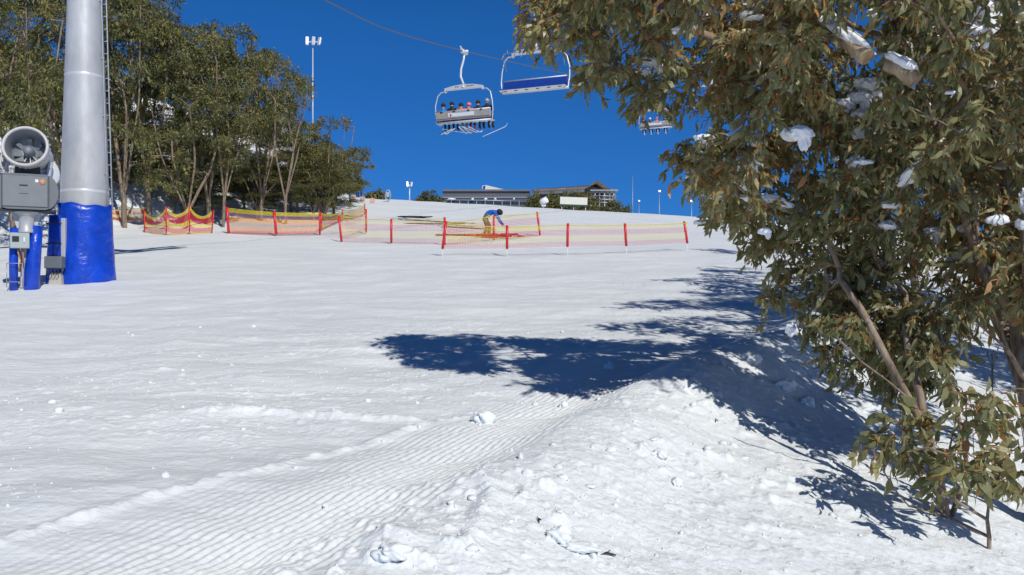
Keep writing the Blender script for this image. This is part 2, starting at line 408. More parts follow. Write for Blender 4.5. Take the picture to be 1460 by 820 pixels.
def skeleton(stems, clumps, rng, wob=.12, arch=.12, seg=.35):
    """stems: list of polylines (first ones rooted). returns nodes, parent"""
    N = []; par = []
    def addchain(pts, parent):
        for p in pts:
            N.append(np.array(p, float)); par.append(parent); parent = len(N)-1
        return parent
    def densify(pts):
        out = [np.array(pts[0], float)]
        for a, b in zip(pts[:-1], pts[1:]):
            a = np.array(a, float); b = np.array(b, float); m = max(1, int(np.linalg.norm(b-a)/seg))
            for k in range(1, m+1): out.append(a+(b-a)*k/m)
        out = np.array(out)
        j = rng.normal(0, 1, out.shape)*wob*.18
        for _ in range(2):
            j[1:-1] = (j[:-2]+j[1:-1]+j[2:])/3
        j[0] = 0
        for _ in range(2):
            out[1:-1] = (out[:-2]+2*out[1:-1]+out[2:])/4
        return out + j
    for s in stems:
        d = densify(s)
        if N:
            A = np.array(N); k = int(np.argmin(np.linalg.norm(A-d[0], axis=1)))
            if np.linalg.norm(A[k]-d[0]) < .35: addchain(d[1:], k); continue
        addchain(d, -1)
    nst = len(N)
    S = np.array(N)
    order = np.argsort([np.min(np.linalg.norm(S-c, axis=1)) for c in clumps])
    ends = {}
    for ci in order:
        c = np.array(clumps[ci], float); A = np.array(N)
        dv = A-c; dist = np.linalg.norm(dv, axis=1)
        pen = dist + .5*np.clip(A[:, 2]-c[2], 0, 9)      # branches rise outwards
        k = int(np.argmin(pen)); p = A[k]; L = np.linalg.norm(c-p)
        if L < .05: ends[ci] = k; continue
        m = max(2, int(L/seg)+1)
        t = np.linspace(0, 1, m+1)[1:, None]
        pts = p+(c-p)*t; pts[:, 2] += arch*L*np.sin(PI*t[:, 0])*rng.uniform(-.3, 1)
        w = rng.normal(0, wob*.5, (3,))*L
        pts += np.sin(PI*t)*w + rng.normal(0, wob*.1, pts.shape)*min(L, 1)
        ends[ci] = addchain(pts, k)
    return np.array(N), np.array(par), nst, ends

def make_gum(name, base, stems, clumps, crad, label, cat='tree', group=None, leaf=(.09,.13), wr=.30, twigs=9, per=9, rng=RNG,
             rk=.0042, rmin=.003, simple=False, lmat=None, bmat=None, tintc=None, clumpz=.8, stem_r=None, draw_twigs=True, jitter=.5):
    lmat = lmat or LEAF_NEAR; bmat = bmat or BARK
    base = np.array(base, float); clumps = np.array(clumps, float); crad = np.array(crad, float)
    N, par, nst, ends = skeleton(stems, clumps, rng)
    cnt = np.zeros(len(N))
    for ci, k in ends.items(): cnt[k] += 1
    for i in range(len(N)-1, -1, -1):
        if par[i] >= 0: cnt[par[i]] += cnt[i]
    rad = np.maximum(rmin, rk*np.sqrt(cnt+.15)*(1+.0*cnt))
    if stem_r:
        rad[:nst] = np.maximum(rad[:nst], stem_r*(.16+.84*np.sqrt(cnt[:nst]/max(cnt.max(), 1))))
    t = thing(name, label, cat, tuple(base), 0, group)
    ch = [i for i in range(len(N)) if par[i] >= 0]
    p0 = N[par[ch]]-base; p1 = N[ch]-base; r1 = rad[ch]; r0 = np.minimum(rad[par[ch]], r1*1.5)
    thick = (np.array(ch) < nst)
    for nm, msk in (('trunk', thick | True),):
        if not msk.any(): continue
        V, Q = edge_tubes(p0[msk], p1[msk], r0[msk], r1[msk], 7 if not simple else 5)
        me = np_mesh(nm, V, Q.ravel(), np.full(len(Q), 4), smooth=True)
        o = link(nm if nm == 'trunk' else 'branches', me, bmat, t)
    # foliage: twigs then leaves
    nc = len(clumps); ct = rng.uniform(.12, .78, nc) if tintc is None else tintc
    C = np.repeat(clumps, twigs, 0); R_ = np.repeat(crad, twigs); CT = np.repeat(ct, twigs)
    D = rng.normal(0, 1, C.shape); D[:, 2] = D[:, 2]*clumpz+.15; D /= np.linalg.norm(D, axis=1, keepdims=True)
    st = C + D*(R_*rng.uniform(.0, .45, len(R_)))[:, None]*1.0
    Lt = R_*rng.uniform(.55, 1.05, len(R_))
    ts = np.linspace(.15, 1, per)[None, :, None]
    sag = np.zeros_like(D); sag[:, 2] = -rng.uniform(.1, .55, len(R_))
    pos = st[:, None, :] + (D*Lt[:, None])[:, None, :]*ts + (sag*Lt[:, None])[:, None, :]*ts**2
    pos += rng.normal(0, .012 if not simple else .05, pos.shape)
    tw = D[:, None, :] + 2*sag[:, None, :]*ts
    rnd = rng.normal(0, 1, pos.shape)
    dr = tw*.55 + rnd*jitter + np.array([0, 0, -.62])
    nmv = rng.normal(0, 1, pos.shape) + (np.array([0, 0, 1.5]) if simple else np.array([.45, -1.1, .55]))
    if simple: dr = tw*.8 + rnd*.9 + np.array([0, 0, -.15])
    pos = pos.reshape(-1, 3); dr = dr.reshape(-1, 3); nmv = nmv.reshape(-1, 3)
    n = len(pos); L = rng.uniform(leaf[0], leaf[1], n)*rng.choice([1, 1, .75, 1.2], n); W = L*wr*rng.uniform(.7, 1.25, n)
    V, loops, tots, nv = leaves_geo(pos-base, dr, nmv, L, W, simple)
    tint = np.clip(np.repeat(CT, per) + rng.normal(0, .13, n) + (rng.random(n) < .05)*.45, 0, 1)
    tint = np.repeat(tint, nv); mi = np.zeros(len(tots), int)
    if draw_twigs:
        a = pos.reshape(-1, per, 3)
        q0 = np.concatenate([st[:, None, :], a[:, :-1:2]], 1)[:, :]; q1 = np.concatenate([a[:, :1], a[:, 2::2] if per % 2 else a[:, 1::2]], 1)
        m = min(q0.shape[1], q1.shape[1]); q0 = q0[:, :m].reshape(-1, 3)-base; q1 = q1[:, :m].reshape(-1, 3)-base
        tv, tq = edge_tubes(q0, q1, np.full(len(q0), .0042), np.full(len(q0), .0034), 3)
        loops = np.concatenate([loops, (tq+len(V)).ravel()]); V = np.vstack([V, tv]); tots = np.concatenate([tots, np.full(len(tq), 4)])
        tint = np.concatenate([tint, np.zeros(len(tv))]); mi = np.concatenate([mi, np.ones(len(tq), int)])
    me = np_mesh('crown', V, loops, tots, {'tint': tint}, smooth=False, matidx=mi)
    link('crown', me, [lmat, TWIG], t)
    return t, N, par, rad, nst

def inpoly(x, y, poly):
    c = False; n = len(poly)
    for i in range(n):
        x1, y1 = poly[i]; x2, y2 = poly[i-1]
        if (y1 > y) != (y2 > y) and x < (x2-x1)*(y-y1)/(y2-y1)+x1: c = not c
    return c
# sun: from behind the camera and to its right
EL = math.radians(39); AZ = math.radians(27)
TOSUN = Vector((math.sin(AZ)*math.cos(EL), -math.cos(AZ)*math.cos(EL), math.sin(EL)))
def proj(p): return 730+F*p[0]/p[1], 410-F*(p[2]-EYE)/p[1]
def shadow_px(p):
    p = Vector(p); t = 0
    for _ in range(60):
        q = p - TOSUN*t; h = q.z - float(H0(q.x, q.y))
        if h < .03: break
        t += h*.8
    return proj(q)
CROWN = [(722,-60),(735,5),(760,40),(775,62),(800,78),(835,88),(850,112),(872,130),(890,160),(925,176),(960,150),(1000,150),(1030,130),(1045,160),(1030,190),(985,200),(965,212),(985,245),(1000,272),(1030,300),(1052,322),(1085,345),(1095,372),(1090,395),(1062,418),(1085,440),(1130,440),(1160,475),(1190,520),(1235,558),(1290,578),(1340,560),(1355,490),(1375,440),(1480,430),(1640,480),(1760,300),(1760,-60)]
HOLES = [([(1175,5),(1275,-10),(1280,55),(1235,75),(1185,50)], .0), ([(955,60),(1000,55),(1000,105),(950,115)], .35), ([(1155,30),(1240,60),(1320,95),(1300,130),(1200,100)], .15),
         ([(1000,130),(1060,120),(1060,165),(1010,175)], .3), ([(1180,110),(1270,110),(1270,165),(1170,165)], .45), ([(940,160),(1010,150),(1030,190),(960,195)], .25)]
SHADOW = [[(528,481),(560,474),(705,477),(692,500),(705,526),(640,526),(570,507)], [(700,479),(850,486),(990,491),(960,500),(850,505),(775,498)],
          [(735,512),(800,507),(950,514),(1000,524),(900,541),(760,530)], [(750,547),(830,537),(880,550),(830,557)],
          [(870,434),(960,425),(1100,418),(1100,433),(960,440),(890,441)], [(850,464),(950,452),(1100,446),(1100,476),(1000,481),(900,472)], [(985,404),(1060,396),(1120,400),(1120,413),(1000,412)],
          [(1010,382),(1100,372),(1120,390),(1020,391)]]
def shadow_ok(p):
    sx, sy = shadow_px(p)
    if sx > 1010: return 345 < sy < 560+(sx-980)*.36 and (sy < 440 or float(noise(sx/60, sy/17, 5)) > .04)
    return any(inpoly(sx, sy, q) for q in SHADOW)

def near_tree():
    rng = np.random.default_rng(5)
    cl = []; cr = []; tries = 0
    while len(cl) < 460 and tries < 30000:
        tries += 1
        px = rng.uniform(720, 1700); row = rng.uniform(-50, 545)
        if not inpoly(px, row, CROWN): continue
        if any(inpoly(px, row, h) and rng.random() > k for h, k in HOLES): continue
        f = np.clip((px-730)/330, 0, 1); g = np.clip((row-200)/220, 0, 1)
        lo = 6.3-1.5*f-.35*g; hi = 7.2+.2*f-1.3*g
        for q in range(14):
            Y = rng.uniform(lo, hi+.9); p = P(px, row, Y)
            if shadow_ok(p): break
        else:
            Y = hi+.9; p = P(px, row, Y)
            if rng.random() < (.05 if row > 150 else .32): continue
        R_ = rng.uniform(.15, .27)
        if px < 1000: R_ = min(R_, .20)
        if px > 1460 and rng.random() < .5: continue
        if p.z < hz(p.x, p.y)+.45: continue
        if any((p-Vector(c)).length < .17 for c in cl): continue
        cl.append(tuple(p)); cr.append(R_)
    for _ in range(34):       # hanging foliage low on the right
        px = rng.uniform(1150, 1440); row = rng.uniform(420, 575)
        if not inpoly(px-15, row+18, CROWN): continue
        cl.append(tuple(P(px, row, rng.uniform(6.0, 6.9)))); cr.append(rng.uniform(.13, .22))
    for _ in range(26):       # the drooping lobe on the left side
        px = rng.uniform(975, 1090); row = rng.uniform(205, 350)
        if inpoly(px, row, CROWN): cl.append(tuple(P(px, row, rng.uniform(6.4, 7.4)))); cr.append(rng.uniform(.13, .2))
    k0 = len(cl); tries = 0
    while len(cl) < k0+150 and tries < 40000:      # unseen crown above the frame, shaped by where its shadow lands
        tries += 1
        p = Vector((rng.uniform(.1, 5.8), rng.uniform(3.6, 8.4), rng.uniform(3.2, 6.6)))
        px, row = proj(p)
        if row > -25 and px < 1500: continue
        e = ((p.x-2.9)/3.2)**2+((p.y-6)/2.8)**2+((p.z-3.6)/3.2)**2
        if e > 1: continue
        if not shadow_ok(p): continue
        if any((p-Vector(c)).length < .2 for c in cl): continue
        cl.append(tuple(p)); cr.append(rng.uniform(.2, .3))
    b = on(1500, 6.1); b2 = on(1350, 6.0)
    stems = [[b-Vector((0,0,.1)), P(1470,560,6.2), P(1448,470,6.4), P(1440,380,6.7), P(1422,290,7.0), P(1438,180,7.1), P(1400,60,7.0), P(1330,-60,6.6), P(1290,-220,6.4)],
             [P(1470,560,6.2), P(1415,440,7.0), P(1370,330,7.4), P(1330,240,7.5), P(1240,160,7.4), P(1120,100,7.2), P(1030,50,7.1), P(930,30,7.0), P(840,-10,6.9)],
             [b2-Vector((0,0,.1)), P(1325,610,5.95), P(1300,570,5.9), P(1268,530,6.0), P(1250,490,6.1), P(1235,440,6.3), P(1195,400,6.5)],
             [P(1325,610,5.95), P(1318,560,6.0), P(1292,520,6.1), P(1285,470,6.3), P(1290,420,6.5)],
             [P(1300,570,5.9), P(1262,552,5.8), P(1225,520,5.9), P(1190,490,6.0)],
             [b2+Vector((.25,.1,-.1)), P(1375,600,6.0), P(1350,540,6.1), P(1352,480,6.2), P(1330,420,6.3)],
             [P(1448,470,6.4), P(1395,400,6.2), P(1362,300,6.3), P(1352,200,6.4), P(1300,110,6.3)],
             [b-Vector((0,0,.1)), P(1530,480,6.3), P(1560,300,6.4), P(1580,100,6.5), P(1560,-100,6.5)],
             [P(1470,560,6.2), P(1430,500,6.0), P(1405,430,6.0), P(1385,340,6.2), P(1395,240,6.4)],
             [b-Vector((0,0,.1)), P(1478,600,6.0), P(1462,520,5.9), P(1466,420,5.9), P(1455,300,6.0), P(1462,180,6.1)],
             [P(1430,500,6.0), P(1380,460,6.0), P(1345,400,6.1)],
             [P(1400,60,7.0), P(1290,80,6.9), P(1210,40,6.8), P(1150,5,6.7), P(1080,-60,6.8)]]
    tint = np.array([float(np.clip(.42+.28*noise(np.array([c[0]*.9]), np.array([c[2]*.9+c[1]*.4]), 77)[0]+rng.normal(0, .08), 0, .9)) for c in cl])
    t, N, par, rad, nst = make_gum('snow_gum', b, stems, cl, cr, 'large leafy snow gum filling the right side, snow caught in its branches', group=None,
        leaf=(.06, .115), wr=.34, twigs=11, per=10, rng=rng, tintc=tint, stem_r=.038)
    base = b
    # powder lodged all through the crown
    V, Fc = ico(2); V = np.array(V); ks = rng.choice(len(cl), 420); pos = np.array(cl)[ks]+rng.normal(0, .13, (420, 3)); pos[:, 1] += .12
    pr = np.array([proj(p) for p in pos]); pos = pos[(pr[:, 0] > 960)]
    sz = rng.uniform(.012, .04, (len(pos), 1, 1))*rng.uniform(.5, 2.0, (len(pos), 1, 3))*np.array([1.3, 1, .7])
    nn = 1+.5*noise(V[None, :, 0]*2+np.arange(len(pos))[:, None]*3.1, V[None, :, 1]*2+V[None, :, 2]*1.4, 3)
    vv = V[None]*sz*nn[:, :, None]+pos[:, None, :]-np.array(b)
    ff = (np.arange(len(pos))[:, None, None]*len(V)+np.array(Fc)[None]).ravel()
    o = link('snow_dusting', np_mesh('snow_dusting', vv.reshape(-1, 3), ff, np.full(len(ff)//3, 3), smooth=True), SNOWLOAD, t); o['kind'] = 'stuff'
    # lodged snow: on real branches of this tree
    cand = [i for i in range(len(N)) if par[i] >= 0 and rad[i] > .008]
    rng.shuffle(cand); made = 0
    for i in cand:
        p = Vector(N[i]); px, row = proj(p)
        if not (900 < px < 1460 and 0 < row < 450): continue
        if made >= 52: break
        if row > 340 and px < 1260: continue
        d = (Vector(N[i])-Vector(N[par[i]]))
        q = d.to_track_quat('X', 'Z').to_matrix(); s = rng.uniform(.025, .06)
        m = MB(); m.blob((0,0,0), (s*rng.uniform(1.5, 3.2), s*.8, s*.6), int(i), .35, 3, q)
        m.blob((s*.9, s*.2, -s*.2), (s*.9, s*.7, s*.5), int(i)+3, .35, 3, q)
        m.build('snow_clump', SNOWLOAD, t, p-Vector(base)+Vector((0, 0, rad[i]+s*.45))); made += 1
    for a, c, r in (((1178,45,6.0),(1236,82,5.7),.055), ((1262,92,5.6),(1306,116,5.5),.055), ((1150,5,6.2),(1205,60,6.1),.05), ((1370,-20,6.9),(1330,45,6.9),.06)):
        A = P(*a); B = P(*c); m = MB()
        m.tube([A-Vector(base), (A+B)/2-Vector(base)+Vector((0,0,.03)), B-Vector(base)], [r*.8, r, r*1.05], 10).build('dead_limb', DEAD, t)
        d = (B-A); q = d.to_track_quat('X', 'Z').to_matrix(); L = d.length
        m = MB(); m.blob((0,0,0), (L*.5, r*1.15, r*.75), int(a[0]), .22, 3, q, None)
        m.build('snow_clump', SNOWLOAD, t, (A+B)/2-Vector(base)+Vector((0,-.01,.03+r*.72)))
    for px, row, Y, s in ((1136,190,6.0,.07),(1004,198,6.4,.05),(1392,12,6.2,.12),(1300,18,6.6,.12),(930,88,6.8,.06),(918,104,6.8,.05),(1063,232,6.2,.06),(1330,330,6.6,.05),(1375,45,6.2,.08),(1240,120,6.4,.07),(1225,140,6.4,.06),(1090,330,6.4,.035),(1200,150,6.4,.06)):
        p = P(px, row, Y); m = MB(); m.blob((0,0,0), (s*1.5, s, s*.7), int(px), .38, 3); m.blob((s*.8,0,-s*.6), (s*.6, s*.5, s*1.1), int(px)+1, .38, 3)
        m.build('snow_clump', SNOWLOAD, t, p-Vector(base))
near_tree()

def second_tree():
    rng = np.random.default_rng(8); cl = []; cr = []; tries = 0
    while len(cl) < 210 and tries < 30000:
        tries += 1
        p = Vector((rng.uniform(3.2, 9), rng.uniform(7.5, 12.5), rng.uniform(3.2, 8.4)))
        e = ((p.x-6.1)/2.9)**2+((p.y-10)/2.6)**2+((p.z-5.6)/2.8)**2
        if e > 1: continue
        px, row = proj(p)
        if px < 1175 and row > 150: continue
        if px < 1290 and row < 190 and row > -20 : continue
        if not shadow_ok(p): continue
        cl.append(tuple(p)); cr.append(rng.uniform(.28, .42))
    b = Vector((7.3, 10, hz(7.3, 10)))
    stems = [[b-Vector((0,0,.1)), b+Vector((-.2,0,1.2)), b+Vector((-.6,.1,2.6)), b+Vector((-1.3,0,4.6))], [b+Vector((-.2,0,1.2)), b+Vector((.5,.3,2.8)), b+Vector((1.0,.2,5.0))], [b+Vector((-.2,0,1.2)), b+Vector((.1,-.8,2.8)), b+Vector((-.1,-1.3,4.6))]]
    make_gum('snow_gum', b, stems, cl, cr, 'snow gum standing in the shade close behind the large leafy one', leaf=(.10,.15), twigs=9, per=8, rng=rng, rk=.006, stem_r=.075, draw_twigs=False)
second_tree()

def sapling():
    rng = np.random.default_rng(21)
    pts = [(1245,632),(1275,610),(1300,625),(1330,600),(1352,640),(1375,610),(1392,650),(1415,600),(1430,660),(1400,690),(1385,668),(1440,690),(1455,640),(1345,668),(1310,655),(1365,560),(1420,570),(1450,600),(1475,660),(1490,620),(1385,585),(1262,640)]
    cl = []; cr = []; by = G(1410, 788).y
    for px, row in pts:
        for _ in range(1):
            Y = rng.uniform(by-.5, by+.15); cl.append(tuple(P(px+rng.uniform(-8, 8), row+rng.uniform(-8, 8), Y))); cr.append(rng.uniform(.12, .18))
    b = G(1410, 788); b2 = G(1352, 752); b3 = G(1318, 742)
    Y = b.y; z = Vector((0,0,.05))
    def K(px, row, dy=0): return P(px, row, Y+dy)
    stems = [[b-z, K(1408,765), K(1403,738), K(1398,715), K(1425,690), K(1440,650)], [K(1403,735), K(1375,715), K(1345,690), K(1310,665), K(1290,630)],
             [b2-z, P(1352,740,b2.y), P(1335,715,b2.y), P(1310,680,b2.y-.1), P(1300,640,by-.3)], [b3-z, P(1300,728,b3.y), P(1275,700,b3.y-.1), P(1255,670,by-.1), P(1243,645,by-.3)],
             [K(1398,715), K(1385,680), K(1380,640), K(1395,590), K(1390,565)], [K(1345,690), K(1350,640), K(1365,600)]]
    make_gum('snow_gum_sapling', b, stems, cl, cr, 'small broad-leaved gum sapling with bare forked stems at the lower right', 'shrub', leaf=(.09,.13), wr=.38, twigs=6, per=6, rng=rng,
             tintc=rng.uniform(.2, .55, len(cl)), stem_r=.012, rk=.003)
sapling()

def proto_gum(seed, n, flat=.5, label='', wide=1.0, low=.32, leaf=(.13,.22)):
    """a 10 m snow gum: several leaning stems, umbrella clumps"""
    rng = np.random.default_rng(seed); cl = []; cr = []; stems = []
    ns = rng.integers(2, 4)
    fork = Vector((rng.uniform(-.2,.2), rng.uniform(-.2,.2), rng.uniform(1.0, 2.0)))
    root = Vector((0, 0, -.35))
    mains = []
    for k in range(ns+1):
        a = 2*PI*k/(ns+1)+rng.uniform(-.5,.5); rr = rng.uniform(.8, 2.2)*wide
        top = Vector((rr*math.cos(a), rr*math.sin(a), rng.uniform(6.2, 8.6)))
        mid = fork.lerp(top, .5)+Vector((rng.uniform(-.6,.6), rng.uniform(-.6,.6), 0))
        stems.append(([root, fork] if k == 0 else [fork]) + [mid, top]); mains.append((mid, top))
    # umbrellas
    ncl = 0
    heads = []
    for k in range(20):
        mid, top = mains[rng.integers(len(mains))]
        hgt = rng.uniform(low*10, 9.2); a = rng.uniform(0, 2*PI)
        env = (1-((hgt-5.6)/5.2)**2)**.5*3.0*wide
        rr = env*math.sqrt(rng.uniform(.05, 1))
        heads.append((Vector((rr*math.cos(a), rr*math.sin(a), hgt)), rng.uniform(.75, 1.4)))
    for c, R_ in heads:
        for _ in range(n//19):
            d = rng.normal(0, 1, 3); d /= np.linalg.norm(d); q = rng.uniform(.3, 1)**.5; d[2] = abs(d[2]) if rng.random() < .7 else d[2]
            cl.append((c.x+d[0]*R_*q, c.y+d[1]*R_*q, c.z+d[2]*R_*q*flat)); cr.append(rng.uniform(.28, .48))
    ct = np.array([float(np.clip(.40+.33*noise(np.array([c[0]*.45+seed]), np.array([c[2]*.5+c[1]*.3]), seed)[0]+rng.normal(0,.07), 0, .9)) for c in cl])
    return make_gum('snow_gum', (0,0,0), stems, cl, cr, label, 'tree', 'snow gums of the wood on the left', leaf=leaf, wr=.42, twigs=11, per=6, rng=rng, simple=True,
                    lmat=LEAF_FAR, bmat=BARK_FAR, tintc=ct, rk=.0105, rmin=.012, stem_r=.125, draw_twigs=False, jitter=.8)[0]
protos = [proto_gum(s, n, f, '', w, lo) for s, n, f, w, lo in ((1, 160, .42, 1.0, .26), (2, 160, .38, 1.1, .30), (3, 140, .38, .9, .38), (4, 170, .45, 1.05, .22), (5, 95, .34, 1.0, .46))]
used = [False]*5
UR = np.random.default_rng(31)
DEEP = 'snow gum deep in the wood, mostly hidden by the trees before it'
# (base px, depth, top row, half width px, prototype, turn, label)
TR = [(-70,31,-120,120,0,.3,'snow gum beyond the left edge of the picture, leaning over the snow gun'),
 (22,36,-30,105,3,1.9,'snow gum with yellowish low leaves right behind the snow gun'),
 (90,40,-70,105,1,2.9,'tall snow gum whose crown stands behind the lift tower'),
 (178,41,-30,95,3,.7,'snow gum just right of the lift tower with forked grey trunk'),
 (215,43,-12,85,0,4.0,'tall snow gum behind the left end of the wavy red and yellow net'),
 (262,42,120,80,3,5.2,'broad low snow gum over the middle of the wavy net'),
 (300,44,22,80,1,.9,'snow gum with a straight pale trunk at the right end of the wavy net'),
 (318,43,110,62,2,3.3,'snow gum between the wavy net and the straight orange net'),
 (372,47,40,68,4,1.2,'open crowned snow gum rising highest over the straight orange net'),
 (408,45,68,58,4,2.4,'snow gum with one tall curved bare trunk above the orange net'),
 (425,50,158,52,2,.2,'small snow gum between the curved trunk and the leaning one'),
 (478,50,156,50,3,2.0,'dark snow gum with a thick leaning trunk at the right end of the wood'),
 (500,62,212,34,0,4.4,'small snow gum at the upper end of the wood by the skyline')]
for px, Y, top, hw, k in ((20,50,-90,100,1),(120,52,-60,100,0),(200,56,-20,90,3),(262,58,10,80,2),(330,56,35,75,0),(372,62,75,65,3),(300,50,60,75,4),(450,66,185,48,1),(150,47,60,90,2),(60,45,90,90,0),(240,50,150,70,4),(-60,46,-60,110,3)):
    TR.append((px, Y, top, hw, k, RNG.uniform(0, 6.28), DEEP))
for k in range(46):
    px = UR.uniform(150, 480) if k < 22 or k > 29 else UR.uniform(-40, 90); Y = UR.uniform(47, 62)
    TR.append((px, Y, UR.uniform(205, 250), UR.uniform(40, 60), int(UR.integers(4)), UR.uniform(0, 6.28), 'low stunted snow gum in the shade under the taller trees of the wood'))
for k in range(8):
    TR.append((UR.uniform(140, 400), UR.uniform(45, 50), UR.uniform(248, 285), UR.uniform(30, 46), int(UR.integers(4)), UR.uniform(0, 6.28), 'knee-high to head-high gum regrowth between the trunks of the wood'))
# trees on the right behind the near one, plus two off-frame added for shade
for px, Y, top, hw, k, rz, lb in TR + [(1250,27,110,95,1,.4,'snow gum far behind the large leafy one, beside the piste'), (1430,17,-80,150,0,1.4,'snow gum behind the large leafy one near the right edge of the picture'), (1720,9.5,-300,330,3,3.4,'unseen snow gum past the right edge, added to shade the gully'), (1560,14,-120,190,1,.5,'snow gum added past the right edge for shade farther down the gully'), (1310,15.5,0,150,3,2.2,'middle one of the snow gums behind the large leafy one')]:
    if not used[k]: t = protos[k]; used[k] = True
    else: t = copy_tree(protos[k])
    b = on(px, Y); ztop = EYE+(410-top)/F*Y; h = max(1.6, ztop-b.z); w = hw/F*Y/3.3
    t.location = b; t.scale = (w, w, h/9.9); t.rotation_euler = (0, 0, rz); t['label'] = lb
    if px > 1000: t['group'] = 'snow gums along the right edge of the piste'

# low scrub
def shrub(name, px, row, w, h, label, Y=None, seed=0, cat='bush', base=None, group=None, col=None):
    rng = np.random.default_rng(seed); b = base or (on(px, Y) if Y else G(px, row)); cl = []; cr = []
    n = int(14*w*max(.8, h))
    for _ in range(n):
        a = rng.uniform(0, 2*PI); r = math.sqrt(rng.uniform(0, 1)); z = rng.uniform(.1, 1)*(1-.6*r*r)
        cl.append((b.x+r*math.cos(a)*w/2, b.y+r*math.sin(a)*w/3, b.z+z*h)); cr.append(.35)
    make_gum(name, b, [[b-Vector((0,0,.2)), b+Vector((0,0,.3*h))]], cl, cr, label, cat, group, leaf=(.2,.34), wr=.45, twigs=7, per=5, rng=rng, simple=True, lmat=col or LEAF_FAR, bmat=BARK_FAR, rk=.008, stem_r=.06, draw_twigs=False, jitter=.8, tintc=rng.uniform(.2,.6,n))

# ------------------------------------------------------------------ lift tower
LD = Vector((16.8, 40, 0)).normalized()       # uphill direction of the lift
LANG = math.atan2(-LD.x, LD.y)
def lift_tower():
    b = on(121, 20.5); t = thing('lift_tower', 'tall tapering galvanised chairlift tower with blue padding round its foot', 'lift tower', b)
    Ht = 11.6
    def rad(z): return .60-.031*z if z < 9 else .32
    prof = []; z = -.4
    while z <= Ht:
        prof.append((rad(max(z,0)), z)); z += .25
    m = MB(); m.lathe(prof, 40); m.add([], []); m.build('tower_tube', M['galv'], t)
    for zz in (2.15, 4.95, 7.75):
        m = MB(); m.lathe([(rad(zz-.02)+.001, zz-.03), (rad(zz)+.004, zz-.015), (rad(zz)+.004, zz+.015), (rad(zz+.02)+.001, zz+.03)], 40); m.build('weld_seam', M['alu'], t)
    # padding: sheet wrapped round the foot, open at the left side
    pts = []; n = 46; hgt = 1.82
    vs = []; fs = []; rows = 14
    for i in range(rows+1):
        zf = i/rows
        for k in range(n+1):
            a = math.radians(-172)+math.radians(300)*k/n
            r = .60+.10*(1-zf)**1.5+.02*noise(np.array([a*2.5]), np.array([zf*3.]), 5)[0]+.010*math.sin(a*3+zf*2)
            top = .03*math.sin(a*2.3)+.02*math.sin(a*7)
            vs.append(Vector((r*math.cos(a), r*math.sin(a), -.1+zf*(hgt+.1)+top*zf)))
    for i in range(rows):
        for k in range(n): q = i*(n+1)+k; fs.append((q, q+1, q+n+2, q+n+1))
    m = MB(); m.add(vs, fs, True); m2 = [v*1.0 for v in vs]
    inner = [Vector((v.x*.93, v.y*.93, v.z)) for v in vs]; m.add(inner, [f[::-1] for f in fs], True)
    top = [(rows*(n+1)+k, rows*(n+1)+k+1, len(vs)+rows*(n+1)+k+1, len(vs)+rows*(n+1)+k) for k in range(n)]
    m.f += [list(f) for f in top]; m.sm += [True]*n; m.mi += [0]*n
    m.build('blue_padding', M['blue'], t)
    for zz, l in ((1.42,.22),(.98,.3),(.55,.2)):
        a0 = math.radians(-176); m = MB(); pts = [((.665+.05*(1-zz/1.8))*math.cos(a), (.665+.05*(1-zz/1.8))*math.sin(a), zz+(a-a0)*.35*((zz < .9) and -1 or .12)) for a in np.linspace(a0-.15, a0+l*2.4, 7)]
        m.tube(pts, .014, 6).build('strap', M['strap'], t)
    # ladder on the right side
    lx = Vector((1, -.15, 0)).normalized(); m = MB()
    for s in (-.0, .13):
        m.tube([lx*(rad(z)+.05+s)+Vector((0,0,z)) for z in np.linspace(1.7, Ht, 8)], .017, 6)
    m.build('ladder_rail', M['steel'], t)
    for z in np.arange(1.9, Ht, .3):
        m = MB(); m.tube([lx*(rad(z)+.05)+Vector((0,0,z)), lx*(rad(z)+.18)+Vector((0,0,z))], .011, 5); m.build('rung', M['steel'], t)
    for z in np.arange(2.6, Ht, 1.4):
        m = MB(); m.box(lx*(rad(z)+.03)+Vector((0,0,z)), (.1,.03,.03)).build('ladder_bracket', M['steel'], t)
    # head with cross-arm and wheel trains
    cross = Vector((LD.y, -LD.x, 0)); R = Matrix((cross, LD, Vector((0,0,1)))).transposed()
    m = MB(); m.box((0,0,Ht-.2), (5.6,.34,.42), R, bev=.03); m.build('crossarm', M['galv'], t)
    for s in (-1, 1):
        m = MB(); c = cross*(s*2.75)+Vector((0,0,Ht+.15)); m.box(c, (.16,3.6,.2), R, bev=.02); tr = m.build('sheave_train', M['steel'], t)
        for q in np.linspace(-1.6, 1.6, 8):
            m = MB(); M4 = Matrix.Translation(c+LD*q+Vector((0,0,.14))) @ R.to_4x4() @ Matrix.Rotation(PI/2, 4, 'Y')
            m.lathe([(.0,-.05),(.18,-.05),(.2,-.03),(.17,0),(.2,.03),(.18,.05),(0,.05)], 16, M4).build('sheave', M['black'], tr)
        m = MB(); m.box(c+cross*(s*.35)-Vector((0,0,.25)), (.5,3.6,.04), R); m.tube([c+cross*(s*.6)+LD*-1.8+Vector((0,0,.6)), c+cross*(s*.6)+LD*1.8+Vector((0,0,.6))], .02, 6)
        for q in (-1.7,0,1.7): m.tube([c+cross*(s*.6)+LD*q-Vector((0,0,.25)), c+cross*(s*.6)+LD*q+Vector((0,0,.6))], .02, 6)
        m.build('walkway', M['steel'], t)
    return b, Ht
TB, THt = lift_tower()

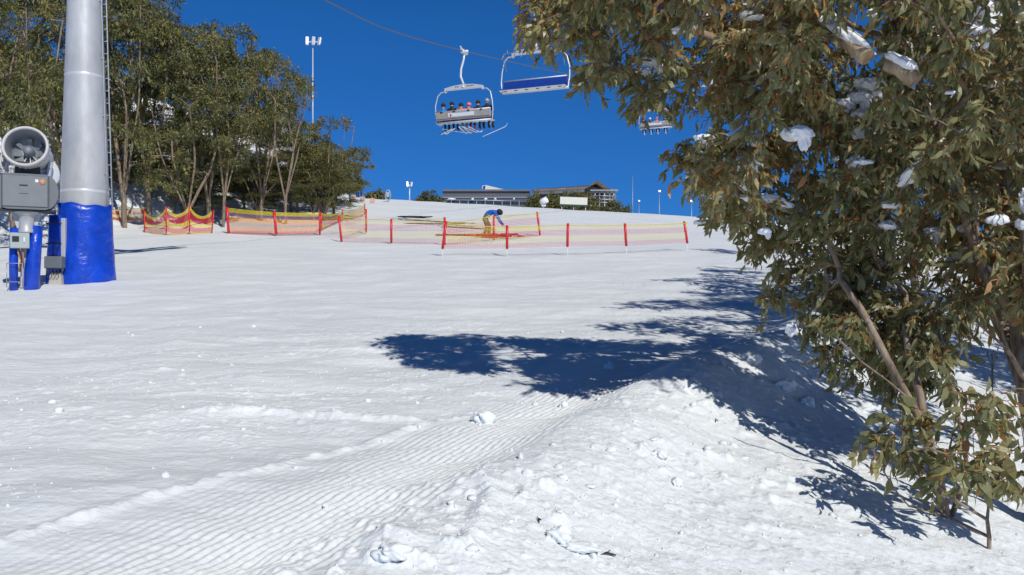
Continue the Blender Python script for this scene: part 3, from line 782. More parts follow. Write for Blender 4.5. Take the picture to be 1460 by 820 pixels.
def hydrant():
    b = on(83, 19.9); t = thing('hydrant_post', 'blue padded hydrant post with grey junction box between snow gun and tower', 'hydrant', b)
    m = MB(); m.tube([(-.10,.02,-.2), (-.09,.02,.5), (-.06,0,1.0), (-.04,0,1.62)], [.19,.185,.17,.16], 20); m.build('blue_padding', M['blue'], t)
    m = MB(); m.box((.15,-.02,.7), (.10,.12,1.7), bev=.01); m.build('post', M['galv'], t)
    m = MB(); m.box((.06,-.26,.5), (.40,.20,.28), bev=.015); m.build('junction_box', M['housing'], t)
    m = MB(); m.prism([(-.14,-.15),(.20,-.15),(.16,.26),(-.08,.26)], -.2, -.06); m.build('footing', M['cream'], t)
    for dx in (-.08, .0, .08, .16):
        m = MB(); m.tube([(dx,-.3,.37), (dx+.02,-.33,.28), (dx-.04,-.31,.2)], .012, 6).build('cable_tail', M['black'], t)
    for zz in (1.42, .95):
        m = MB(); m.lathe([(.198,zz-.015),(.205,zz),(.198,zz+.015)], 20, Matrix.Translation((-.06,0,0))).build('strap', M['strap'], t)
hydrant()

# ------------------------------------------------------------------ snow gun
def snow_gun():
    b = on(38, 18.6); s = 18.6/F
    t = thing('snow_gun', 'grey fan snow gun with round barrel on a blue padded pole', 'snow gun', b, .5)
    def L(px, row, dy=0): return Vector(((px-38)*s, dy, EYE+(410-row)*s-b.z))
    zb = L(38, 250).z; z0 = L(38, 300).z
    # housing
    m = MB(); x0 = L(3,0).x-.62; 
    poly = []
    W = .62; cz = (zb+z0)/2; hh = (zb-z0)/2
    for sx in (1, -1):
        for k in range(9):
            a = PI/2*(1-k/4) if sx > 0 else -PI/2*(1-k/4)+0
            a = (PI/2 - PI*k/8) if sx > 0 else (-PI/2 - PI*k/8)
            poly.append((sx*0+ (W-.26)*(1 if sx > 0 else -1)+math.cos(a)*.26, cz+math.sin(a)*hh))
    m.prism(poly[::-1], -.32, .38); m.build('housing', M['housing'], t)
    m = MB(); m.box((-.02,-.335,cz+.0), (.86,.03,hh*1.72), bev=.012); door = m.build('access_door', mat('door_grey', (.19,.205,.21), .5, 0, .06, 5), t)
    m = MB(); m.box((-.05,-.358,cz+.13), (.16,.016,.02)); m.box((-.05,-.353,cz-.05),(.16,.004,.008)); m.build('handle', M['black'], door)
    m = MB(); m.box((.20,-.354,zb-.15), (.06,.006,.06)); m.build('white_sticker', M['white'], door)
    m = MB(); m.lathe([(0,0),(.062,0),(.062,.006),(0,.006)], 20, Matrix.Translation((.31,-.352,zb-.17)) @ Matrix.Rotation(PI/2,4,'X')); m.cur = 0
    m.build('round_sticker', M['sticker'], door)
    for sx in (-.455, .43):
        m = MB(); m.box((sx,-.333,cz), (.012,.02,hh*1.8)); m.build('seam', M['black'], t)
    m = MB(); m.box((0,.02,z0-.02), (1.15,.6,.05), bev=.01); m.build('tray', M['black'], t)
    # bellows + barrel
    bc = L(37, 212, -.30); ax = Rz(-.5) @ Vector((.26, -.84, .20)).normalized()
    m = MB(); pts = [Vector((.0,.0,zb-.03)), Vector((.0,-.0,zb+.10)), Vector((.0,.05,zb+.24)), Vector((0,.1,zb+.40))]
    for p, q in zip(pts[:-1], pts[1:]): pass
    m.box((.02,.10,zb+.13), (.50,.40,.30), Rx(-.12), .95, .04); m.build('bellows', M['housing_dark'], t)
    q = ax.to_track_quat('Z', 'Y').to_matrix().to_4x4(); M4 = Matrix.Translation(bc) @ q
    m = MB(); m.lathe([(.385,-.25),(.40,-.75),(.36,-.9),(.30,-.92)], 40, M4)
    m.lathe([(.385,-.26),(.44,-.2),(.45,-.04),(.455,-.02)], 40, M4); br = m.build('barrel', M['rim'], t)
    for k in range(28):
        a = 2*PI*k/28; m = MB(); m.tube([M4 @ Vector((.448*math.cos(a), .448*math.sin(a), -.10)), M4 @ Vector((.475*math.cos(a), .475*math.sin(a), -.10))], .012, 6).build('nozzle', M['alu'], br)
    m = MB(); m.lathe([(.40,-.02),(.40,.03),(.42,.055),(.445,.055),(.462,.03),(.462,-.03),(.452,-.03)], 48, M4); m.build('barrel_rim', M['rim'], t)
    m = MB(); m.lathe([(.40,.0),(.365,-.10),(.35,-.3),(.34,-.40),(.0,-.42)], 40, M4); m.build('barrel_liner', M['inner'], t)
    m = MB(); m.lathe([(.0,-.16),(.05,-.17),(.10,-.22),(.115,-.32),(.115,-.41)], 20, M4); hub = m.build('fan_hub', M['inner'], t)
    for k in range(7):
        a = 2*PI*k/7; m = MB()
        R = (q.to_3x3() @ Rz(a) @ Rx(.6)); c = M4 @ Vector((math.cos(a+PI/2)*.22, math.sin(a+PI/2)*.22, -.37))
        m.box(c, (.09,.2,.012), R); m.build('fan_blade', M['inner'], hub)
    for k in range(3):
        a = .9+k*.5; m = MB(); m.tube([M4 @ Vector((math.cos(-a)*.1, math.sin(-a)*.1,-.35)), M4 @ Vector((math.cos(-a)*.33, math.sin(-a)*.33,-.3))], .012, 5).build('strut', M['alu'], hub)
    # round side cover
    M5 = Matrix.Translation(L(64, 242, .25)) @ Vector((.62,-.75,.12)).normalized().to_track_quat('Z','Y').to_matrix().to_4x4()
    m = MB(); m.lathe([(.0,.03),(.28,.03),(.33,.0),(.33,-.06),(.26,-.12),(0,-.12)], 32, M5); m.build('side_cover', M['white'], t)
    m = MB(); m.box(L(66,243,.12), (.1,.16,.46), Ry(.15), bev=.01); m.build('yoke', M['steel'], t)
    m = MB(); m.box(L(14,243,.1), (.05,.14,.36), bev=.01); m.build('yoke', M['steel'], t)
    # valve and hose at left
    m = MB(); m.blob(L(5,203,-.1), (.05,.05,.06), 3, .1, 2); m.box(L(7,209,-.1), (.07,.07,.1), bev=.01); m.build('valve', M['white'], t)
    m = MB(); m.tube([L(7,211,-.1), L(8,222,-.1), L(6,236,-.1), L(10,247,-.1), L(20,251,-.1)], [.014,.02,.022,.014,.014], 8); m.build('hose', M['rim'], t)
    # mount cone, pole and pads
    m = MB(); m.lathe([(.25,z0-.03),(.24,z0-.06),(.17,z0-.12),(.14,L(0,326).z),(.17,L(0,328).z),(.17,L(0,332).z)], 24); m.build('mount', M['galv'], t)
    for sx in (-1, 1):
        m = MB(); m.prism([(sx*.15,L(0,330).z),(sx*.16,L(0,330).z),(sx*.30,z0-.04),(sx*.15,z0-.04)][::sx], -.02, .02); m.build('gusset', M['galv'], t)
    zt = L(0,328).z
    m = MB(); m.box((-.02,.05,zt/2-.1), (.20,.16,zt+.2), bev=.01); m.build('pole', M['galv'], t)
    m = MB(); m.tube([L(22,412,-.02)-Vector((0,0,.2)), L(22,370,-.02), L(23,326,-.02)], [.085,.09,.09], 14).build('blue_padding', M['blue'], t)
    m = MB(); m.tube([L(44,412,-.03)-Vector((0,0,.2)), L(45,385,-.03), L(48,350,-.03), L(52,322,-.03)], [.16,.16,.14,.10], 18).build('blue_padding', M['blue'], t)
    m = MB(); m.box(L(30,344,-.20), (.37,.18,.34), bev=.012); cb = m.build('control_box', M['boxgrey'], t)
    m = MB(); m.box(L(25,342,-.295), (.13,.01,.12)); m.build('display', M['black'], cb)
    m = MB(); m.box(L(35.5,343,-.30), (.03,.03,.11), bev=.005); m.build('latch', M['white'], cb)
    for k, (a, c) in enumerate(((27,31),(29,33),(33,34))):
        m = MB(); m.tube([L(a,355,-.16), L(a+1,362,-.18), L(c,372,-.16), L(c-3,388,-.14)], .014, 6).build('cable', M['copper'] if k != 1 else M['black'], t)
    m = MB(); m.tube([L(14,376,-.2), L(33,376,-.2), L(33,402,-.2), L(14,402,-.2)], .01, 5); m.tube([L(14,376,-.2), L(14,410,-.2)], .01, 5); m.build('guard_rail', M['steel'], t)
snow_gun()

# ------------------------------------------------------------------ chairlift ropes and chairs
upline = [(-16.5, 11.3, 12.2), tuple(TB+Vector((0,0,THt+.42))+Vector((LD.y,-LD.x,0))*-2.75), (-7.57,32.4,12.95), (-2.55,45,14.35), (14.5,85,21.6), (31,125,30)]
def rope(pts, label):
    m = MB(); V = [Vector(p) for p in pts]; out = []
    for i in range(len(V)-1):
        p0 = V[max(i-1,0)]; p1 = V[i]; p2 = V[i+1]; p3 = V[min(i+2,len(V)-1)]
        for k in range(8):
            q = k/8; out.append(.5*((2*p1)+(p2-p0)*q+(2*p0-5*p1+4*p2-p3)*q*q+(3*p1-p0-3*p2+p3)*q**3))
    out.append(V[-1]); m.tube(out, .026, 6)
    return tag(m.build('haul_rope', M['cable']), label, 'cable')
rope(upline, 'steel haul rope of the loaded uphill chairs, crossing the sky from upper left')
downoff = Vector((LD.y,-LD.x,0))*5.5
BG = P(762, 12, 39)    # grip of the empty chair
downline = [tuple(TB+Vector((0,0,THt+.42))+Vector((LD.y,-LD.x,0))*2.75-LD*10+Vector((0,0,-.6))), tuple(TB+Vector((0,0,THt+.42))+Vector((LD.y,-LD.x,0))*2.75), tuple(BG), tuple(P(1014,88,72)), (36,120,30)]
rope(downline, 'steel haul rope of the empty downhill chairs, half hidden behind the gum leaves')

JACKET = {}
def cloth(name, c): 
    if name not in JACKET: JACKET[name] = mat(name, c, .8, 0, .12, 12, .006, 30)
    return JACKET[name]
def figure(name, J, E, mats, classify, parent=None, lev=1, root=0):
    """J: list of (pos, radius); E edges; one continuous skinned body"""
    me = bpy.data.meshes.new(name); me.from_pydata([tuple(j[0]) for j in J], E, [])
    o = bpy.data.objects.new(name, me); COL.objects.link(o)
    md = o.modifiers.new('s', 'SKIN'); md.use_smooth_shade = True; md.branch_smoothing = .6
    if not me.skin_vertices: 
        bpy.context.view_layer.objects.active = o
    if not me.skin_vertices: me.attributes  # layer is made by the modifier add
    sv = me.skin_vertices[0].data
    for i, j in enumerate(J):
        r = j[1]; sv[i].radius = (r, r) if not hasattr(r, '__len__') else r; sv[i].use_root = (i == root)
    sd = o.modifiers.new('d', 'SUBSURF'); sd.levels = lev; sd.render_levels = lev
    bpy.context.view_layer.update()
    dg = bpy.context.evaluated_depsgraph_get(); ev = o.evaluated_get(dg)
    nm = bpy.data.meshes.new_from_object(ev); nm.name = name
    bpy.data.objects.remove(o); bpy.data.meshes.remove(me)
    nm.materials.clear()
    for q in mats: nm.materials.append(q)
    for p in nm.polygons: p.material_index = classify(p.center); p.use_smooth = True
    r = bpy.data.objects.new(name, nm); COL.objects.link(r)
    if parent: r.parent = parent
    return r

HALF = 1.62
def make_chair(label, banner):
    t = thing('lift_chair', label, 'chairlift chair', group='chairs hanging from the lift ropes')
    # local: origin at the grip, x across, y the way the chair faces, z up
    m = MB(); m.box((0,0,-.02), (.22,.55,.2), bev=.04); m.tube([(-.22,0,.02),(.22,0,.02)], .07, 10); m.tube([(0,-.38,.05),(0,.38,.05)], .06, 10)
    m.tube([(-.05,-.05,.0),(-.2,-.1,.3)], .05, 8); m.build('grip', M['alu'], t)
    m = MB(); m.tube([(0,0,-.05),(-.02,-.03,-.4),(-.14,-.12,-.95),(-.14,-.16,-1.35),(-.02,-.12,-1.68),(.02,-.08,-1.78)], [.06,.06,.062,.065,.062,.06], 10); m.build('hanger', M['alu'], t)
    zc = -1.92
    m = MB(); prof = [(-1.12,-.2),(-1.12,.02),(-.6,.12),(0,.16),(.6,.12),(1.12,.02),(1.12,-.2),(1.0,-.08),(-1.0,-.08)]
    m.prism([(x, z+zc) for x, z in prof][::-1], -.16, .06)
    bb = m.build('top_beam', M['alu'], t)
    for x in (-.42,-.3,.25,.37,.49,.6):
        m = MB(); m.box((x,-.165,zc+.045), (.06,.012,.045)).build('slot', M['black'], bb)
    m = MB(); m.lathe([(0,0),(.07,0),(.07,.02),(0,.02)], 12, Matrix.Translation((0,-.165,zc+.03)) @ Matrix.Rotation(PI/2,4,'X')).build('round_plate', M['white'], bb)
    zs = -3.72      # seat
    for s in (-1, 1):
        m = MB(); m.tube([(s*1.0,-.05,zc-.12),(s*1.36,-.05,zc-.16),(s*1.56,-.07,zc-.35),(s*1.68,-.1,zc-.85),(s*1.70,-.06,zc-1.3),(s*1.64,.0,zs-.02),(s*1.5,.2,zs-.1)], .032, 8); m.build('side_frame', M['alu'], t)
    m = MB(); m.box((0,-.16,zs+.32), (2*HALF,.07,.44), Rx(.16), bev=.02); bk = m.build('backrest', mat('chair_back_grey', (.40,.38,.35), .5, .1, .08, 4), t)
    m = MB(); m.box((0,-.095,zs+.33), (2*HALF-.05,.05,.38), Rx(.16), bev=.02); m.build('back_pad', M['seatblue'], bk)
    m = MB(); m.tube([(-HALF,-.20,zs+.56),(HALF,-.20,zs+.56)], .035, 8); m.build('top_rail', M['alu'], bk)
    m = MB(); m.box((0,-.208,zs+.16), (2*HALF,.012,.03), Rx(.16)); m.build('groove', M['black'], bk)
    for x in (-1.25,-.5,.35,1.1):
        m = MB(); m.box((x,-.245,zs+.53), (.14,.03,.07), bev=.01).build('clip', M['black'], bk)
    m = MB(); m.box((0,.12,zs), (2*HALF,.52,.05), bev=.015); st = m.build('seat_pan', M['alu'], t)
    m = MB(); m.box((0,.13,zs+.055), (2*HALF-.06,.5,.06), bev=.02); m.build('seat_pad', M['seatblue'], st)
    for x in np.linspace(-1.35, 1.35, 6):
        m = MB(); m.box((x,.30,zs-.032), (.14,.10,.02)).build('bracket', M['black'], st)
    m = MB(); m.tube([(-HALF,-.16,zs-.02),(HALF,-.16,zs-.02)], .04, 8); m.build('rear_rail', M['alu'], st)
    if banner:
        R = Rx(.16)
        m = MB(); m.box((-.1,-.203,zs+.36), (1.52,.02,.20), R); bn = m.build('banner', M['white'], bk); bn['label'] = 'white sponsor panel with a small red mark'
        m = MB(); m.lathe([(0,0),(.055,0),(.055,.01),(0,.01)], 16, Matrix.Translation((-.70,-.215,zs+.35)) @ Matrix.Rotation(PI/2,4,'X')).build('red_mark', M['red'], bn)
        m = MB(); m.box((-.05,-.222,zs+.45), (.9,.012,.03), R).build('blue_strip', mat('pale_blue_strip', (.35,.6,.75), .6), bn)
    # lap bar
    return t, zs
def lap_bar(t, up, zs):
    m = MB()
    if up:
        m.tube([(-1.45,-.1,zs+1.0),(-1.45,.25,zs+1.75),(1.45,.25,zs+1.75),(1.45,-.1,zs+1.0)], .02, 6)
        for x in (-1.2,-.7,-.2,.3,.8,1.25): m.tube([(x,.25,zs+1.75),(x+.05,.15,zs+1.95)], .016, 5); m.tube([(x+.15,.25,zs+1.75),(x+.2,.45,zs+1.45)], .014, 5)
    else:
        m.tube([(-1.45,-.1,zs+.5),(-1.5,.5,zs+.42),(1.5,.5,zs+.42),(1.45,-.1,zs+.5)], .02, 6)
        for x in (-1.2,-.7,-.2,.3,.8,1.25): m.tube([(x,.5,zs+.42),(x,.62,zs-.35),(x+.12,.62,zs-.42)], .014, 5)
    m.build('safety_bar', M['steel'], t)
chairs = []
cA, ZS = make_chair('loaded six-seat chair carrying skiers uphill, grey back with white panel', True); lap_bar(cA, False, ZS)
cB, _ = make_chair('empty six-seat chair with blue pads, nearest one, beside the loaded chair', False); lap_bar(cB, True, ZS)
def place(c, g, ang): c.location = g; c.rotation_euler = (0, 0, ang)
gA = Vector((-2.55,45,14.3)); place(cA, gA, LANG)
gB = BG-Vector((0,0,.05)); place(cB, gB, LANG+PI)
cA2 = copy_tree(cA); place(cA2, Vector((14.5,85,21.55)), LANG); cA2['label'] = 'distant loaded chair seen small under the hanging gum leaves'
cB2 = copy_tree(cB); place(cB2, P(1014,88,72)-Vector((0,0,.05)), LANG+PI); cB2['label'] = 'distant empty chair with blue pads glimpsed behind the gum foliage'

def seated(label, jacket, trousers, helmet, boots, lean=0, tall=1, hood=None):
    t = thing('person', label, 'person', group='skiers riding the chairlift')
    k = tall
    J = [((0,.05,.12),.17),((0,.02,.33*k),.18),((0,.03,.52*k),.20),((0,.05,.64*k),.07),((0,.08,.76*k),.095),((0,.09,.84*k),.075),
         ((-.2,.04,.56*k),.075),((-.27,.16,.33*k),.06),((-.2,.42,.28),.05),((-.16,.48,.28),.04),
         ((.2,.04,.56*k),.075),((.27,.16,.33*k),.06),((.2,.42,.28),.05),((.16,.48,.28),.04),
         ((-.1,.12,.10),.11),((-.12,.5,.08),.085),((-.12,.54,-.3),.065),((-.12,.52,-.42),.07),((-.12,.68,-.46),.055),
         ((.1,.12,.10),.11),((.12,.5,.08),.085),((.12,.54,-.3),.065),((.12,.52,-.42),.07),((.12,.68,-.46),.055)]
    E = [(0,1),(1,2),(2,3),(3,4),(4,5),(2,6),(6,7),(7,8),(8,9),(2,10),(10,11),(11,12),(12,13),(0,14),(14,15),(15,16),(16,17),(17,18),(0,19),(19,20),(20,21),(21,22),(22,23)]
    skin = cloth('skin', (.45,.26,.19))
    def cl(c):
        if c.z < -.33: return 2
        if c.z < .2 and (c.y > .1 or c.z < .1) : return 1
        if c.z > .66*k: return 3
        return 0
    figure('body', J, E, [jacket, trousers, boots, skin], cl, t)
    m = MB(); m.blob((0,.08,.82*k), (.125,.145,.125), 2, .04, 2, flat=-.05); m.build('helmet', helmet, t)
    return t
def ski(t, x, ang, side, matc, L=1.65, dz=-.53):
    m = MB(); R = Rz(ang) @ Rx(side)
    pts = [(0,-L/2),(0,L/2)]
    vs = []; fs = []
    n = 12
    for i in range(n+1):
        f = i/n; y = -L/2+L*f; w = .05-.012*math.sin(PI*f); z = .12*max(0, (f-.86)/.14)**2
        for a, bz in ((-w,0),(w,0),(w,.018),(-w,.018)): vs.append(R @ Vector((a, y, z+bz))+Vector((x, .6, dz)))
    for i in range(n):
        for k in range(4): q = i*4; j = (k+1) % 4; fs.append((q+k, q+j, q+4+j, q+4+k))
    fs += [(3,2,1,0), tuple(n*4+k for k in range(4))]
    m.add(vs, fs); m.build('ski', matc, t)
K = dict(navy=cloth('navy_jacket',(.012,.02,.05)), black=cloth('black_fabric',(.015,.015,.018)), cyan=cloth('bright_blue_jacket',(.02,.24,.62)), orange=cloth('orange_jacket',(.75,.22,.06)),
         coral=cloth('coral_jacket',(.80,.20,.17)), dnavy=cloth('dark_navy_trousers',(.01,.014,.035)), grey=cloth('grey_fabric',(.2,.2,.21)), redb=cloth('red_boots',(.65,.03,.06)), whiteh=M['white'], coralh=cloth('coral_helmet',(.85,.22,.20)))
def rider(chair, x, *a, **kw):
    skis = kw.pop('skis', []); t = seated(*a, **kw)
    t.location = chair.location + Matrix.Rotation(LANG, 3, 'Z') @ Vector((x, .04, ZS+.16)); t.rotation_euler = (0,0,LANG)
    for s in skis: ski(t, *s)
    return t
ws = M['white']; gs = M['alu']
rider(cA, -1.32, 'skier in bright blue jacket and dark hood, leftmost rider on the loaded chair', K['cyan'], K['dnavy'], K['black'], K['black'], skis=[(-.12,.9,-.05,ws),(.12,.8,-.05,ws)])
rider(cA, -.80, 'rider in black jacket with pale goggle strap, second from left on the loaded chair', K['black'], K['dnavy'], K['black'], K['black'], tall=1.06, skis=[(.0,-.95,-.12,ws,1.55)])
rider(cA, -.25, 'rider in orange jacket with dark helmet on the loaded chair', K['orange'], K['grey'], K['navy'], K['grey'], tall=.93, skis=[(-.12,.15,-.1,gs,1.5),(.12,.1,-.1,gs,1.5)])
rider(cA, .22, 'rider in coral jacket and coral helmet with red boots', K['coral'], K['dnavy'], K['coralh'], K['redb'], tall=.9, skis=[(-.12,-.2,-.1,ws,1.3),(.12,-.15,-.1,ws,1.3)])
rider(cA, .76, 'rider in plain black jacket and bare dark head, second from right on the loaded chair', K['black'], K['black'], cloth('dark_hair',(.03,.02,.015)), K['black'])
rider(cA, 1.30, 'rider in navy jacket with pale hat at the right end, pale board below', K['navy'], K['black'], cloth('pale_hat',(.5,.45,.42)), K['black'], tall=1.05, skis=[(.25,-1.15,.42,M['offwhite'],1.5,-.68)])
for x, j, h, lb in ((-1.3,'black','black','first dark rider on the distant loaded chair'),(-.6,'navy','whiteh','rider with white helmet on the distant loaded chair'),(.1,'coral','coralh','rider in coral on the distant loaded chair'),(.9,'black','black','dark rider at the right of the distant loaded chair')):
    rider(cA2, x, lb, K[j], K['dnavy'], K[h], K['black'], skis=[(0,.2,-.1,ws)])

# ------------------------------------------------------------------ safety nets
def net_mat(name, bands, dens, cell=.05, under=None):
    n = NT(name); u = n.n('ShaderNodeAttribute', attribute_name='nu'); v = n.n('ShaderNodeAttribute', attribute_name='nv'); w = n.n('ShaderNodeAttribute', attribute_name='nw')
    def grid(src, c):
        a = n.n('ShaderNodeMath', operation='DIVIDE'); n.l(src, a.inputs[0]); a.inputs[1].default_value = c
        b = n.n('ShaderNodeMath', operation='FRACT'); n.l(a.outputs[0], b.inputs[0])
        l = n.n('ShaderNodeMath', operation='LESS_THAN'); n.l(b.outputs[0], l.inputs[0]); l.inputs[1].default_value = dens; return l.outputs[0]
    mx = n.n('ShaderNodeMath', operation='MAXIMUM'); n.l(grid(u.outputs['Fac'], cell), mx.inputs[0]); n.l(grid(w.outputs['Fac'], cell), mx.inputs[1])
    cr = n.n('ShaderNodeValToRGB'); cr.color_ramp.interpolation = 'CONSTANT'; el = cr.color_ramp.elements
    el[0].position = 0; el[0].color = (*bands[0][1],1); el[1].position = bands[-1][0]; el[1].color = (*bands[-1][1],1)
    for p, c in bands[1:-1]: e = el.new(p); e.color = (*c, 1)
    n.l(v.outputs['Fac'], cr.inputs['Fac'])
    df = n.n('ShaderNodeBsdfDiffuse'); tl = n.n('ShaderNodeBsdfTranslucent'); n.l(cr.outputs[0], df.inputs[0]); n.l(cr.outputs[0], tl.inputs[0])
    m1 = n.n('ShaderNodeMixShader', Fac=.3); n.l(df.outputs[0], m1.inputs[1]); n.l(tl.outputs[0], m1.inputs[2])
    tr = n.n('ShaderNodeBsdfTransparent'); m2 = n.n('ShaderNodeMixShader'); n.l(mx.outputs[0], m2.inputs[0]); n.l(tr.outputs[0], m2.inputs[1]); n.l(m1.outputs[0], m2.inputs[2])
    n.l(m2.outputs[0], n.out.inputs['Surface']); return n.m
YE = (.88,.70,.06); RE = (.70,.04,.07); OR = (.85,.33,.02); WA = (.62,.55,.5)
NET = net_mat('striped_netting', [(0,RE),(.20,YE),(.52,RE),(.80,YE)], .115, .055)
NET_L = net_mat('orange_netting', [(0,RE),(.12,OR),(.30,(.45,.28,.25)),(.44,OR),(.70,(.35,.22,.35)),(.84,YE)], .32, .055)
NET_W = net_mat('red_yellow_netting', [(0,YE),(.06,RE),(.30,YE),(.36,YE),(.52,RE),(.85,YE)], .34, .05)
def net_panel(parent, base, pts, nm, sag=.0, zig=None, nper=10, close=None):
    """pts: (ground Vector, z_bottom, z_top) at the posts, world"""
    V = []; U = []; Vv = []; Wv = []; fs = []; rows = 8; dist = 0; cols = 0
    for i in range(len(pts)-1):
        (a, ab, at), (b, bb, bt) = pts[i], pts[i+1]; L = (b-a).length
        for k in range(nper+(1 if i == len(pts)-2 else 0)):
            f = k/nper; p = a.lerp(b, f); zb = ab+(bb-ab)*f; zt = at+(bt-at)*f - sag*math.sin(PI*f)*L*.03
            if zig: d = zig*math.sin(PI*f)**.8; zt -= d*1.0; zb -= d*.35
            zb = max(zb, hz(p.x, p.y)+.01)
            bow = .05*math.sin(PI*f*2+i)
            for r in range(rows+1):
                q = r/rows; V.append(Vector((p.x+bow*math.sin(q*PI)*.6, p.y+bow*math.sin(q*PI), zb+(zt-zb)*q))-base); U.append(dist+f*L); Vv.append(q); Wv.append(q*abs(pts[0][2]-pts[0][1]))
            cols += 1
        dist += L
    for c in range(cols-1):
        for r in range(rows): q = c*(rows+1)+r; fs.append((q, q+rows+1, q+rows+2, q+1))
    m = MB(); m.add(V, fs, True); m.build('net', nm, parent, attrs={'nu': U, 'nv': Vv, 'nw': Wv})
    # top cord
    m = MB(); top = [V[c*(rows+1)+rows] for c in range(cols)]; m.tube(top, .012, 4); m.build('top_cord', cloth('yellow_cord', (.75,.6,.06)), parent)
def post(parent, base, g, z0, z1, lean=(0,0), r=.045, rod=True):
    g = g-base; d = Vector((lean[0], lean[1], 0))
    m = MB(); m.tube([g+Vector((0,0,z0-base.z-g.z))+d*0, g+d*.5+Vector((0,0,(z0+z1)/2-base.z-g.z)), g+d+Vector((0,0,z1-base.z-g.z))], r, 10); o = m.build('post', M['red'], parent)
    if rod:
        m = MB(); m.tube([g-Vector((0,0,.25)), g+Vector((0,0,z0-base.z-g.z+.02))], .012, 5); m.build('rod', M['white'], o)
def net(label, spec, nm, lean={}, rod=True, r=.046, **kw):
    """spec: (px, ground row, bottom row, top row)"""
    pts = []
    for px, gr, br, tr in spec:
        g = G(px, gr); s = g.y/F; pts.append((g, EYE+(410-br)*s, EYE+(410-tr)*s))
    base = pts[0][0].copy(); t = thing('safety_net', label, 'safety net', base, group='striped safety nets on the piste')
    skip = kw.pop('skip', [])
    net_panel(t, base, pts, nm, **kw)
    for i, (g, zb, zt) in enumerate(pts):
        if i in skip: continue
        post(t, base, g, max(zb-.02, g.z-.1), zt+.06, lean.get(i, (0,0)), r, rod and zb > g.z+.1)
    return t
net('front pale striped net on five red posts, lowest on the slope', [(631,366,354,318),(723,366,354,324),(809,364,351,321),(893,363,350,321),(980,359,346,318)], NET, {0:(.12,0),4:(-.12,0),2:(.02,0),3:(-.05,0)}, sag=.25)
net('pale striped net left of the bending worker, from bent post to leaning post', [(487,345,344,310),(558,348,346,314),(634,350,350,312)], NET, {0:(-.12,0)}, rod=False, sag=.2)
net('pale striped net running behind the bending worker', [(638,351,348,318),(704,345,342,309),(770,337,335,304)], NET, {2:(-.15,0)}, rod=False, skip=[0])
net('short pale net joining the bent post to the orange netting', [(456,335,334,305),(490,341,338,307),(522,333,331,300)], NET, {0:(.0,0)}, rod=False, skip=[1])
net('orange and yellow net strung before the wood, right of the wavy one', [(326,334,333,297),(394,336,334,303),(456,335,333,304)], NET_L, {0:(-.08,0),1:(-.1,0)}, rod=False, r=.06, sag=.3, skip=[2])
net('slack orange net climbing the bank towards the skyline at the end of the wood', [(458,330,328,304),(488,316,314,300),(520,308,306,292)], NET_L, {}, rod=False, r=.04, sag=.8)
net('wavy red and yellow net sagging between its posts at the edge of the wood', [(206,331,330,302),(237,335,332,296),(270,334,331,294),(302,333,331,301)], NET_W, {3:(.1,0)}, rod=False, r=.03, zig=.36)
net('red net deep between the trunks behind the lift tower', [(150,318,316,296),(180,316,314,294),(212,315,313,293)], NET_W, {}, rod=False, r=.03, zig=.15)

def heap(label, px, row, L, W, hgt, mats, seed, rz=0):
    g = G(px, row); m = MB(); rng = random.Random(seed)
    for k in range(int(10*L)+6):
        x = rng.uniform(-L/2, L/2); m.cur = rng.randrange(len(mats))
        pts = [Vector((x+rng.uniform(-.3,.3)*i, rng.uniform(-W/2, W/2), rng.uniform(.02, hgt))) for i in range(4)]
        m.tube(pts, rng.uniform(.015,.035), 5)
    o = m.build('net_heap', mats, None, g); o.rotation_euler = (0,0,rz); tag(o, label, 'net', 'loose nets lying on the snow')
rednet = cloth('red_netting_cord', (.55,.03,.06)); yelnet = cloth('yellow_netting_cord', (.75,.62,.08)); mauve = cloth('mauve_netting_cord', (.22,.06,.10))
heap('heap of red netting on the snow at the bending worker\'s feet', 715, 339, 1.6, .5, .22, [rednet, rednet, rednet, yelnet], 1)
heap('long low heap of dark red netting left of the worker', 662, 337, 2.0, .4, .08, [mauve, rednet], 2)
heap('dark line of netting lying on the snow behind the pale net', 615, 320, 4.2, .3, .07, [mauve], 3, -.12)
heap('thin dark bundle lying alone higher on the snow', 590, 310, 1.2, .3, .10, [K['black']], 4)

